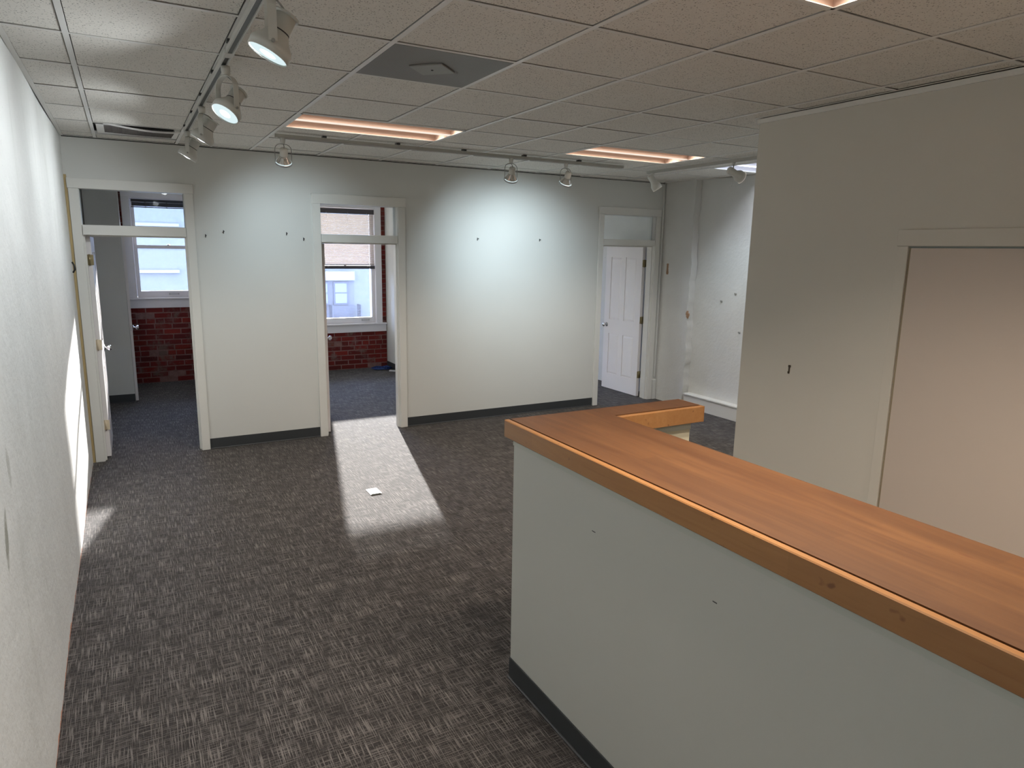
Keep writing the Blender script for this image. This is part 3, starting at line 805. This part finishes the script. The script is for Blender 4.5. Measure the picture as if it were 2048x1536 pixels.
# ------------------------------------------------------------------ recessed fluorescent troffers
def troffer(ci, rj, kind, label):
    x0, x1, y0, y1 = col_x(ci) + 0.010, col_x(ci + 2) - 0.010, row_y(rj) + 0.010, row_y(rj + 1) - 0.010
    if ci == 7: x1 = XF - 0.04
    cx, cy = (x0 + x1) / 2, (y0 + y1) / 2; hx, hy = (x1 - x0) / 2, (y1 - y0) / 2
    fx = MAT['fixture'] if kind == 'warm' else MAT['fixture_cool']
    t = thing('ceiling_troffer', label, 'ceiling light', (cx, cy, CZ), 0, 'recessed fluorescent troffers')
    D = 0.115
    h = MB()
    h.box(-hx, -hx + 0.004, -hy, hy, 0, D).box(hx - 0.004, hx, -hy, hy, 0, D)
    h.box(-hx, hx, -hy, -hy + 0.004, 0, D).box(-hx, hx, hy - 0.004, hy, 0, D)
    h.box(-hx, hx, -hy, hy, D, D + 0.004)
    h.build('housing', fx, t)
    MB().box(-hx + 0.004, hx - 0.004, -0.028, 0.028, 0.0085, 0.070).build('divider', fx, t)
    MB().box(-hx + 0.004, hx - 0.004, -0.028, 0.028, 0.0050, 0.0083).build('divider_lip', MAT['lip'] if kind == 'warm' else MAT['tube_cool'], t)  # lip is no lamp; its glow paints the lit lower edge
    r = MB()
    r.box(-hx, hx, -hy, -hy + 0.016, -0.0035, -0.0005).box(-hx, hx, hy - 0.016, hy, -0.0035, -0.0005)
    r.box(-hx, -hx + 0.016, -hy, hy, -0.0035, -0.0005).box(hx - 0.016, hx, -hy, hy, -0.0035, -0.0005)
    r.build('rim', MAT['tbar'], t)
    for yy in (-0.155, 0.155):
        tm = MB().lathe([(0.013, -hx + 0.03), (0.013, hx - 0.03)], 10, Matrix.Translation((0, yy, 0.095)) @ Matrix.Rotation(PI / 2, 4, 'Y'))
        tm.build('lamp_tube', MAT['tube'] if kind == 'warm' else MAT['tube_cool'], t)
        al = bpy.data.lights.new('tube_light', 'AREA'); al.shape = 'RECTANGLE'; al.size = 2 * hx - 0.1; al.size_y = 0.10
        al.energy = TROFFER_POWER / 2 * ((0.60 if rj == 4 else 1.12) if kind == 'warm' else 0.2); al.spread = math.radians(126); al.color = (1.0, 0.85, 0.71) if kind == 'warm' else (0.85, 0.9, 1.0)
        ao = bpy.data.objects.new('tube_light', al); C.objects.link(ao); ao.parent = t; ao.location = (0, yy, 0.078)
    return t
troffer(0, 4, 'warm', 'warm glowing recessed troffer above the middle doorway, largest one in view')
troffer(4, 4, 'warm', 'warm glowing recessed troffer nearer the third doorway, right of the big one')
troffer(0, -2, 'warm', 'recessed troffer at the top edge, only one pale corner showing')
troffer(7, 4, 'cool', 'cool white recessed troffer half hidden by the near right wall')
troffer(2, -5, 'warm', 'added unseen fill troffer behind the viewer, over the right side')  # unseen fixture added as fill light from behind the camera

# ------------------------------------------------------------------ square perforated diffuser
vt = thing('ceiling_diffuser', 'square dark grey perforated air diffuser with a pale diamond plate in the ceiling', 'ceiling vent',
           (col_x(0) + P / 2, row_y(1) + P / 2, CZ))
MB().box(-0.292, 0.292, -0.292, 0.292, -0.002, 0.004).build('perforated_sheet', MAT['perf'], vt)
dm = MB(); mt = Matrix.Rotation(PI / 4, 4, 'Z')
dm.box(-0.085, 0.085, -0.085, 0.085, -0.010, -0.0021, 0.002, mt); dm.build('diamond_plate', MAT['vent_plate'], vt)
MB().lathe([(0.006, -0.013), (0.006, -0.010)], 10).build('screw', MAT['black'], vt)

# ------------------------------------------------------------------ return air grille (left)
gr = thing('return_grille', 'white framed return air grille sagging open in the ceiling at far left', 'ceiling vent', (col_x(-2), 0, CZ))
gx0, gx1, gy0, gy1 = 0.030, 0.590, row_y(6) + 0.012, 6.56
MB().box(-0.01 + 0.025, 0.60, gy0 - 0.01, gy1 + 0.05, 0.055, 0.060).build('dark_box', MAT['black_gap'], gr)
sag = lambda x: -0.026 * math.sin(PI * min(1, max(0, (x - 0.12) / 0.62))) 
fr = MB()
n = 12
def bar(y0, y1, xa, xb):
    for k in range(n):
        a = xa + (xb - xa) * k / n; b_ = xa + (xb - xa) * (k + 1) / n
        vs = []
        for xx in (a, b_):
            dz = sag(xx) * (1 if y1 < (gy0 + gy1) / 2 else 0.15)
            for yy in (y0, y1):
                for zz in (-0.004, 0.006): vs.append(fr.bm.verts.new((xx, yy, zz + dz)))
        for f in ((0, 1, 3, 2), (4, 6, 7, 5), (0, 4, 5, 1), (2, 3, 7, 6), (0, 2, 6, 4), (1, 5, 7, 3)): fr.bm.faces.new([vs[i] for i in f])
bar(gy0 + 0.02, gy0 + 0.045, gx0, gx1); bar(gy1 - 0.025, gy1, gx0, gx1)
fr.box(gx0, gx0 + 0.05, gy0 + 0.02, gy1, -0.005, 0.006).box(gx1 - 0.04, gx1, gy0 + 0.02, gy1, -0.005, 0.006)
fr.build('frame', MAT['tbar'], gr)
core = MB()
ncol, nrow = 44, 28
for k in range(ncol + 1):
    xx = gx0 + 0.05 + (gx1 - gx0 - 0.09) * k / ncol
    for (ya, yb_) in ((gy0 + 0.045, (gy0 + gy1) / 2), ((gy0 + gy1) / 2, gy1 - 0.025)):
        dz = sag(xx) * (0.7 if ya < (gy0 + gy1) / 2 - 0.05 else 0.3)
        core.box(xx - 0.0007, xx + 0.0007, ya, yb_, dz, dz + 0.012)
for k in range(nrow + 1):
    f_ = k / nrow; yy = gy0 + 0.045 + (gy1 - gy0 - 0.07) * f_
    for s_ in range(8):
        a = gx0 + 0.05 + (gx1 - gx0 - 0.09) * s_ / 8; b_ = gx0 + 0.05 + (gx1 - gx0 - 0.09) * (s_ + 1) / 8
        dz = sag((a + b_) / 2) * (1 - f_ * 0.85)
        core.box(a, b_, yy - 0.0007, yy + 0.0007, dz, dz + 0.012)
core.build('eggcrate_core', M('grey_eggcrate', (0.16, 0.145, 0.135, 1), 0.5).m, gr, kind='stuff')

# ------------------------------------------------------------------ light tracks
T3X = 4.93
TZ = 2.742     # underside of track is TZ-0.02
def light_track(label, p0, p1, mat, wide=0.034, joint=None, z=TZ):
    p0, p1 = Vector(p0), Vector(p1); L = (p1 - p0).length; ang = math.atan2((p1 - p0).y, (p1 - p0).x)
    t = thing('light_track', label, 'light track', (p0.x, p0.y, z), ang)
    MB().box(0, L, -wide / 2, wide / 2, 0.0, 0.020, 0.001).build('rail', mat, t)
    for a, b_ in ([(0.01, L - 0.01)] if joint is None else [(0.01, joint - 0.02), (joint + 0.04, L - 0.01)]):
        MB().box(a, b_, -0.0085, 0.0085, -0.0010, -0.0002).build('slot', MAT['slot'], t)
        for sy in (-1, 1): MB().box(a, b_, sy * 0.0140 - 0.003, sy * 0.0140 + 0.003, -0.0045, -0.0001).build('flange', mat, t)
    if joint is not None: MB().box(joint - 0.03, joint + 0.05, -wide / 2 - 0.004, wide / 2 + 0.004, -0.004, 0.019, 0.002).build('joiner', mat, t)
    k = 0.35
    while k < L and abs(p1.x - T3X) > 0.1:
        MB().box(k, k + 0.03, -wide / 2 - 0.006, wide / 2 + 0.006, 0.0202, 0.0335).build('clip', MAT['slot'], t); k += 0.61
    MB().box(-0.012, 0.0, -wide / 2, wide / 2, -0.004, 0.02).build('end_cap', mat, t)
    MB().box(L, L + 0.012, -wide / 2, wide / 2, -0.004, 0.02).build('end_cap', mat, t)
    return t
T1X = 0.478
light_track('long white light track running away from the viewer near the left wall', (T1X, -1.9), (T1X - 0.012, 5.86), MAT['trackw'], joint=5.36)
T2Y = 5.72
light_track('grey light track parallel to the doorway wall, above the middle doorway', (1.085, T2Y), (4.41, T2Y), MAT['track'])
T3X = 4.93
light_track('short grey light track at the right, passing behind the near right wall', (T3X, 5.93), (T3X, 3.75), MAT['track'])

def look_mtx(a, pivot):
    q = Vector(a).normalized().to_track_quat('-Z', 'Y').to_matrix().to_4x4()
    return Matrix.Translation(pivot) @ q
def add_spot(name, loc, a, power, parent, size=65, blend=0.9, col=(0.76, 0.91, 1.0)):
    d = bpy.data.lights.new(name, 'SPOT'); d.energy = power; d.spot_size = math.radians(size); d.spot_blend = blend
    d.color = col; d.shadow_soft_size = 0.04
    o = bpy.data.objects.new(name, d); C.objects.link(o); o.parent = parent
    o.location = loc; o.rotation_euler = Vector(a).to_track_quat('-Z', 'Y').to_euler()
    return o

def strap_lamp(x, y, aim, label, power, drop=0.165, group='white strap-yoke track lights'):
    t = thing('track_light', label, 'track light', (x, y, TZ), 0, group)
    a = Vector(aim).normalized()
    MB().lathe([(0.021, -0.006), (0.021, -0.020), (0.019, -0.042), (0.012, -0.046)], 20).build('connector', MAT['lampwhite'], t)
    # pivot axis is horizontal and square to the aim
    ax = Vector((0, 0, 1)).cross(a); ax.z = 0; ax.normalize()
    hw = 0.071; top = -0.048; piv = -0.048 - drop
    pts = []
    N = 14
    for k in range(N + 1):
        th = PI * k / N
        pts.append(ax * (-hw * math.cos(th)) + Vector((0, 0, top - hw * 0.8 + hw * 0.8 * math.sin(th))))
    pts = [ax * -hw + Vector((0, 0, piv))] + pts + [ax * hw + Vector((0, 0, piv))]
    wd = Vector((0, 0, 1)).cross(ax)
    MB().strip(pts, wd, 0.027, 0.0025).build('yoke', MAT['lampwhite'], t)
    mtx = look_mtx(a, (0, 0, piv))
    # local -Z is where the lamp points
    head = MB().lathe([(0.063, -0.030), (0.067, -0.030), (0.068, -0.002), (0.062, 0.008), (0.046, 0.028), (0.036, 0.046), (0.034, 0.048), (0.034, 0.104), (0.030, 0.106)], 28, mtx, cap=False)
    head.build('lamp_can', MAT['lampwhite'], t)
    MB().lathe([(0.0345, 0.0500), (0.0352, 0.0505), (0.0352, 0.0535), (0.0345, 0.054)], 24, mtx, cap=False).build('vent_slot', MAT['slot'], t)
    MB().lathe([(0.0, 0.1065), (0.042, 0.1065), (0.043, 0.109), (0.042, 0.1115), (0.0, 0.1115)], 24, mtx, cap=False).build('back_cap', MAT['lampwhite'], t)
    MB().lathe([(0.0, -0.028), (0.062, -0.026)], 28, mtx, cap=False).build('lens', MAT['lens'], t)
    MB().lathe([(0.0, -0.034), (0.018, -0.031), (0.026, -0.0285)], 20, mtx, cap=False).build('lens_core', MAT['lens_hot'], t)
    # pivot knobs
    for sg in (-1, 1):
        MB().lathe([(0.006, -0.003), (0.006, 0.004)], 10, Matrix.Translation(ax * sg * (hw + 0.001) + Vector((0, 0, piv))) @ ax.to_track_quat('Z', 'Y').to_matrix().to_4x4()).build('pivot_screw', MAT['cable'], t)
    # cable
    e = mtx @ Vector((0.0, 0.0, 0.110)); s_ = Vector((0, 0, -0.046)); mid = (s_ + e) / 2 + (e - Vector((0, 0, e.z))) * 0.25 + Vector((0, 0, 0.01))
    cp = [s_.lerp(mid, u).lerp(mid.lerp(e, u), u) for u in [i / 10 for i in range(11)]]
    MB().tube(cp, 0.0032, 7).build('cable', MAT['cable'], t)
    add_spot('bulb_light', mtx @ Vector((0, 0, -0.045)), a + Vector((-0.22, 0, 0.26)), power, t, 172, 1.0, (0.90, 0.96, 1.0))
    return t
strap_lamp(T1X - 0.014, 2.455, (-0.45, 0.05, -0.89), 'nearest white track light, cut by the top edge, glowing at the lower left', LEFT_SPOT, 0.150)
strap_lamp(T1X, 3.66, (-0.52, -0.26, -0.80), 'second white track light on the left track, its lit face turned to the viewer', LEFT_SPOT, 0.148)
strap_lamp(T1X - 0.005, 4.76, (-0.50, 0.14, -0.85), 'third white track light on the left track, seen edge-on', LEFT_SPOT, 0.128)
strap_lamp(T1X - 0.01, 5.80, (-0.50, 0.10, -0.85), 'white track light at the far end of the left track', LEFT_SPOT, 0.118)
strap_lamp(T1X, 1.15, (-0.50, 0.0, -0.86), 'added unseen white track light beyond the top edge, over the viewer', LEFT_SPOT)  # unseen head added for fill light near the camera
strap_lamp(T1X, -0.20, (-0.50, 0.0, -0.86), 'added unseen white track light behind the viewer', LEFT_SPOT)  # another unseen head added on the track for fill

def wire_lamp(x, y, aim, label, power, yaw=0.0):
    t = thing('track_light', label, 'track light', (x, y, TZ), 0, 'wire-loop track lights with bare bulbs')
    a = Vector(aim).normalized()
    MB().lathe([(0.020, -0.004), (0.020, -0.022), (0.017, -0.046), (0.010, -0.050)], 20).build('connector', MAT['lampwhite'], t)
    ax = Vector((math.cos(yaw), math.sin(yaw), 0)); hw = 0.064; r = 0.045
    top, bot = -0.052, -0.190
    pts = [ax * -hw + Vector((0, 0, bot)), ax * -hw + Vector((0, 0, top - r))]
    for k in range(1, 8):
        th = PI / 2 * k / 8; pts.append(ax * (-hw + r - r * math.cos(th)) + Vector((0, 0, top - r + r * math.sin(th))))
    pts.append(ax * (-hw + r) + Vector((0, 0, top))); pts.append(ax * (hw - r) + Vector((0, 0, top)))
    for k in range(7, 0, -1):
        th = PI / 2 * k / 8; pts.append(ax * (hw - r + r * math.cos(th)) + Vector((0, 0, top - r + r * math.sin(th))))
    pts += [ax * hw + Vector((0, 0, top - r)), ax * hw + Vector((0, 0, bot))]
    MB().tube(pts, 0.0028, 8).build('wire_loop', MAT['cable'], t)
    mtx = look_mtx(a, (0, 0, bot))
    MB().lathe([(0.060, -0.006), (0.064, -0.006), (0.064, 0.004), (0.061, 0.006)], 28, mtx, cap=False).build('rim', MAT['steel'], t)
    MB().lathe([(0.0612, 0.0035), (0.0592, 0.011)], 28, mtx, cap=False).build('glowing_shoulder', MAT['lens'], t)
    MB().lathe([(0.0580, 0.0112), (0.057, 0.013), (0.047, 0.028), (0.036, 0.046), (0.027, 0.062), (0.022, 0.068)], 28, mtx, cap=False).build('bulb', MAT['bulb'], t)
    MB().lathe([(0.0, -0.0065), (0.060, -0.005)], 28, mtx, cap=False).build('lens', MAT['lens'], t)
    MB().lathe([(0.029, 0.060), (0.030, 0.064), (0.030, 0.110), (0.027, 0.116), (0.010, 0.118)], 22, mtx).build('socket', MAT['lampwhite'], t)
    e = mtx @ Vector((0, 0, 0.117)); s_ = Vector((0, 0, -0.049)); mid = (s_ + e) / 2 + Vector((0.012, 0.008, 0.004))
    cp = [s_.lerp(mid, u).lerp(mid.lerp(e, u), u) for u in [i / 8 for i in range(9)]]
    MB().tube(cp, 0.003, 7).build('cable', MAT['cable'], t)
    add_spot('bulb_light', mtx @ Vector((0, 0, -0.02)), a + Vector((0.12, 0.18, 0.34)), power, t, 92, 1.0)
    return t
wire_lamp(1.130, T2Y, (0.06, 0.56, -0.83), 'bare-bulb track light in a wire loop at the left end of the grey track', SPOT_POWER * 0.75, 0.12)
wire_lamp(3.145, T2Y, (0.16, 0.55, -0.82), 'bare-bulb track light in a wire loop, middle one of the grey track', SPOT_POWER)
wire_lamp(3.742, T2Y, (0.04, 0.55, -0.83), 'tilted bare-bulb track light in a wire loop, right one of the grey track', SPOT_POWER, 0.1)

def can_lamp(x, y, aim, label, power, drop):
    t = thing('track_light', label, 'track light', (x, y, TZ), 0, 'white step-can track lights')
    a = Vector(aim).normalized()
    MB().lathe([(0.017, -0.004), (0.017, -0.022), (0.010, -0.026)], 16).build('connector', MAT['lampwhite'], t)
    MB().lathe([(0.006, -0.026), (0.006, -drop)], 10).build('stem', MAT['lampwhite'], t)
    mtx = look_mtx(a, Vector((0, 0, -drop - 0.020)) )
    MB().lathe([(0.0, 0.055), (0.028, 0.055), (0.033, 0.048), (0.033, -0.020), (0.036, -0.030), (0.050, -0.055), (0.053, -0.062), (0.053, -0.108), (0.049, -0.108), (0.048, -0.070)], 26, mtx, cap=False).build('lamp_can', MAT['lampwhite'], t)
    MB().lathe([(0.0, -0.098), (0.0505, -0.100)], 26, mtx, cap=False).build('lens', MAT['lens'], t)
    MB().lathe([(0.0512, -0.1082), (0.0545, -0.1082)], 26, mtx, cap=False).build('lit_rim', MAT['lip'], t)  # rim glows to paint the lamp's light on its edge
    add_spot('bulb_light', mtx @ Vector((0, 0, -0.115)), a, power, t, 98, 1.0)
    return t
can_lamp(T3X, 5.86, (0.50, -0.22, -0.82), 'white step-can track light at the far end of the right track, aimed down', SPOT_POWER * 0.5, 0.055)
can_lamp(T3X, 4.74, (0.90, -0.16, -0.40), 'white step-can track light beside the near right wall, aimed at the far wall', SPOT_POWER * 0.46, 0.075)

# ------------------------------------------------------------------ reception counter
rc = thing('reception_counter', 'tall L-shaped white reception counter with an orange wood ledge top', 'counter', (1.385, 2.455, 0))
cx_, cy_ = 1.385, 2.455
def cb(x0, x1, y0, y1, z0, z1, bev=0.0): return MB().box(x0 - cx_, x1 - cx_, y0 - cy_, y1 - cy_, z0, z1, bev)
YN = -1.2
TOP = 1.207; EDGE = 1.132
counter_paint = paint('counter_face_paint', (0.60, 0.61, 0.57, 1))
cb(1.385, 1.505, YN + 0.02, 2.455, 0, EDGE - 0.001).build('half_wall', counter_paint, rc)
cb(1.5055, 2.270, 2.335, 2.455, 0, EDGE - 0.001).build('return_wall', paint('counter_return_lit_cream', (0.66, 0.64, 0.50, 1)), rc)  # yellowish light on the return is put into its paint colour
cb(1.381, 1.3848, YN + 0.02, 2.4555, EDGE - 0.035, EDGE - 0.001).build('painted_strip', paint('sage_strip_paint', (0.56, 0.59, 0.54, 1)), rc)
cb(1.5055, 2.272, 2.3312, 2.3348, EDGE - 0.035, EDGE - 0.001).build('painted_strip', paint('sage_strip_paint_b', (0.56, 0.59, 0.54, 1)), rc)
# ledge: board (inset) + edge bands separated by a groove
X0, X1, XE, YE, YI = 1.350, 1.826, 2.322, 2.482, 2.305
e = 0.024; gr_ = 0.006
cb(X0 + e + gr_, X1, YN, YE, EDGE + 0.03, TOP).build('ledge_board', MAT['wood'], rc)
cb(X1 + 0.0002, XE - e * 0 - 0.0, YI + e + 0.011, YE, EDGE + 0.03, TOP).build('ledge_board', MAT['wood'], rc)
cb(X0, X0 + e, YN, YE, EDGE, TOP, 0.003).build('edge_band', MAT['wood_edge'], rc)
cb(X0 + e + 0.0001, X1 + e + gr_ - 0.0001, YN, YE - 0.02, EDGE + 0.003, EDGE + 0.029).build('underlay', MAT['wood_edge'], rc)
cb(X1 - 0.002, XE, YI, YI + e, EDGE, TOP, 0.002).build('edge_band', MAT['wood_edge'], rc)
cb(X0 + e + 0.0002, XE, YE - 0.019, YE - 0.0002, EDGE, EDGE + 0.0295).build('edge_band', MAT['wood_edge'], rc)
cb(X1 + e + gr_, XE - 0.001, YI + e + 0.0001, YE - 0.0195, EDGE + 0.003, EDGE + 0.029).build('underlay', MAT['wood_edge'], rc)
cb(XE + 0.0002, XE + 0.004, YI, YE, EDGE, TOP).build('edge_band', MAT['wood_edge'], rc)
# vinyl base
cb(1.379, 1.3848, YN + 0.02, 2.458, 0, 0.100, 0.001).build('baseboard', MAT['rubber'], rc)
cb(1.370, 1.380, YN + 0.02, 2.462, 0, 0.010, 0.003).build('baseboard_toe', MAT['rubber_toe'], rc)
# scuffs on the face
for k, (yy, zz, ln) in enumerate(((1.865, 0.93, 0.020), (1.28, 0.94, 0.016), (1.33, 0.33, 0.02))):
    cb(1.3843, 1.38495, yy - ln / 2, yy + ln / 2, zz - 0.0015, zz + 0.0015).build('scuff', MAT['nail'], rc)

# ------------------------------------------------------------------ small things
nails = [(0.649, 2.006, 'bent dark nail nearest the left doorway, low of its pair'), (0.803, 2.046, 'small dark nail right of the bent one by the left doorway'),
         (1.363, 2.043, 'small dark nail left of the middle doorway, upper of its pair'), (1.521, 1.995, 'thin dark nail closest to the middle doorway casing'),
         (3.397, 2.037, 'left dark nail of the two on the wide bright wall panel'), (4.194, 2.043, 'right dark nail of the two on the wide bright wall panel')]
for x, z_, lb in nails:
    n_ = MB(); n_.lathe([(0.0028, 0), (0.0028, 0.022)], 8, Matrix.Translation((x, YB, z_)) @ Matrix.Rotation(PI / 2 + 0.15, 4, 'X'))
    n_.lathe([(0.006, 0.022), (0.006, 0.0245)], 10, Matrix.Translation((x, YB, z_)) @ Matrix.Rotation(PI / 2 + 0.15, 4, 'X'))
    n_.box(x - 0.004, x + 0.003, YB - 0.003, YB - 0.0002, z_ - 0.022, z_ + 0.008)
    tag(n_.build('wall_nail', MAT['nail']), lb, 'nail', 'picture nails in the doorway wall')
hs = MB().box(XR - 0.004, XR - 0.0002, 2.921, 2.931, 1.170, 1.215, 0.001).box(XR - 0.005, XR - 0.0002, 2.916, 2.933, 1.205, 1.219, 0.001).box(XR - 0.006, XR - 0.0002, 2.922, 2.934, 1.164, 1.178, 0.001)
tag(hs.build('wall_anchor', M('dark_anchor', (0.05, 0.035, 0.02, 1), 0.7).m), 'tiny dark broken wall anchor on the near right wall', 'anchor')
sw = MB().tube([(-0.392, 6.80, 1.76), (-0.380, 6.79, 1.735), (-0.378, 6.79, 1.70), (-0.392, 6.80, 1.675)], 0.007, 8)
tag(sw.build('cable_stub', MAT['black']), 'short black cable stub on the left plaster wall beside the first doorway', 'cable')
fo = thing('floor_outlet', 'white square cover plate set in the carpet within the sunlit patch', 'outlet', (1.587, 5.083, 0.0), 0.0)
MB().box(-0.046, 0.046, -0.068, 0.068, 0.0005, 0.004, 0.001).build('gasket', MAT['plate_edge'], fo)
MB().box(-0.040, 0.040, -0.061, 0.061, 0.0041, 0.008, 0.002).build('plate', MAT['plate'], fo)
MB().lathe([(0.024, 0.0081), (0.024, 0.0095), (0.021, 0.0095), (0.021, 0.0082)], 20, cap=False).build('ring', MAT['plate_edge'], fo)
MB().box(-0.006, 0.006, -0.014, 0.014, 0.0082, 0.0095).build('slot', MAT['plate_edge'], fo)
random.seed(5)
pts = []
for k in range(90):
    a = k * 0.52; r = 0.10 + 0.05 * math.sin(k * 0.7)
    pts.append((3.46 + 1.25 * r * math.cos(a) * 0.9, 10.52 + r * math.sin(a) * 0.9, 0.008 + 0.018 * abs(math.sin(k * 1.3)) + k * 0.0002))
tag(MB().tube(pts, 0.0065, 6).build('network_cable', MAT['blue']), 'tangled blue cable heaped on the carpet against the brick in the middle office', 'cable')
pts = [(3.605 + 0.01 * math.sin(k * .4), 10.10 + k * 0.010, 0.008 + 0.02 * abs(math.sin(k * .2))) for k in range(24)]
tag(MB().tube(pts, 0.006, 6).build('network_cable', MAT['black']), 'black cable end trailing along the right wall of the middle office', 'cable')
pg = MB().box(-0.02, 0.02, -0.055, 0.055, 0.0, 0.02, 0.003)
o = pg.build('power_adapter', MAT['silver']); o.location = (3.56, 10.27, 0.001); o.rotation_euler = (0, 0, 0.7)
tag(o, 'small silver plug lying on the carpet beside the blue cable', 'plug')
ol = thing('wall_outlet', 'white duplex outlet low on the right wall of the middle office', 'outlet', (3.6345, 10.16, 0.33))
MB().box(-0.005, 0.0, -0.036, 0.036, -0.058, 0.058, 0.001).build('plate', MAT['plate'], ol)
for zz in (-0.02, 0.02): MB().box(-0.0065, -0.0051, -0.012, 0.012, zz - 0.012, zz + 0.012).build('socket', MAT['trim'], ol)

# ------------------------------------------------------------------ outside: building across the street
YX = 26.0
bd2 = thing('building', 'white painted brick building across the street, seen through both office windows', 'building', (0, YX, 0))
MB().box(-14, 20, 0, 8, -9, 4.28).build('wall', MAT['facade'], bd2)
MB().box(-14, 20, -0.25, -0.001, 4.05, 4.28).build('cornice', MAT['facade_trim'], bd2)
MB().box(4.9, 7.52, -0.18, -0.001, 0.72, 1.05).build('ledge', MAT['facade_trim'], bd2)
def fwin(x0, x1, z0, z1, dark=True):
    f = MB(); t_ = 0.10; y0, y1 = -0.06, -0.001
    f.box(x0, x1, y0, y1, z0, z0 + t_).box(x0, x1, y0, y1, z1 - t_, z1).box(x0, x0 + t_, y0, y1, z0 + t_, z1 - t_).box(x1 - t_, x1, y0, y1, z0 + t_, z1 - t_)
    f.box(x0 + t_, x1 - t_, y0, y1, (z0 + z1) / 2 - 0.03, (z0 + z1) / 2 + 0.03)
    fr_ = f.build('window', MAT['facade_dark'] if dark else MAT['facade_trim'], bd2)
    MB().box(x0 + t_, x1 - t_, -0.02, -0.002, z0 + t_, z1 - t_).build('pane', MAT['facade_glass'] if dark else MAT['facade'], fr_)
MB().box(5.2, 7.50, -0.03, -0.0005, -0.80, 0.715).build('bay_panel', M('darkened_blue_bay', (0.042, 0.040, 0.043, 1), 0.8).m, bd2)  # pale bay, colour darkened to offset the strong sky light
for k, (a, b_) in enumerate(((6.72, 7.28), (5.95, 6.55))):
    f = MB(); f.box(a, b_, -0.09, -0.031, -0.20, 0.66)
    fr_ = f.build('window', MAT['facade_dark'], bd2)
    MB().box(a + 0.06, b_ - 0.06, -0.10, -0.0905, -0.14, 0.22).build('pane', MAT['facade_glass'], fr_)
    MB().box(a + 0.06, b_ - 0.06, -0.10, -0.0905, 0.27, 0.60).build('pane', MAT['facade_glass'], fr_)
rl = MB()
for k in range(9): rl.box(6.55, 7.62, -0.55, -0.53, -0.72 + k * 0.06, -0.705 + k * 0.06)
rl.box(7.60, 7.64, -0.56, -0.10, -0.78, -0.18).box(6.53, 6.57, -0.56, -0.10, -0.78, -0.18)
rl.build('balcony_rail', MAT['facade_dark'], bd2)
MB().box(6.3, 7.7, -0.60, -0.0005, -0.95, -0.80).build('balcony_slab', MAT['facade_trim'], bd2)
# blind recessed panels opposite the left office
def panel(x0, x1, z0, z1):
    MB().box(x0, x1, -0.012, -0.0005, z0, z1).build('blocked_window', M('darkened_grey_infill', (0.062, 0.061, 0.055, 1), 0.9).m, bd2)  # pale infill, colour darkened to offset the strong sky light
    MB().box(x0 - 0.05, x1 + 0.05, -0.12, -0.0005, z0 - 0.10, z0 - 0.001).build('sill', MAT['facade_trim'], bd2)
panel(0.35, 1.58, 2.62, 3.30); panel(0.30, 1.50, 1.10, 1.85); panel(3.2, 4.4, 2.62, 3.30)
gd = MB().box(-40, 50, 11.3, 60, -9.2, -9.0).build('street', MAT['street']); gd['kind'] = 'structure'
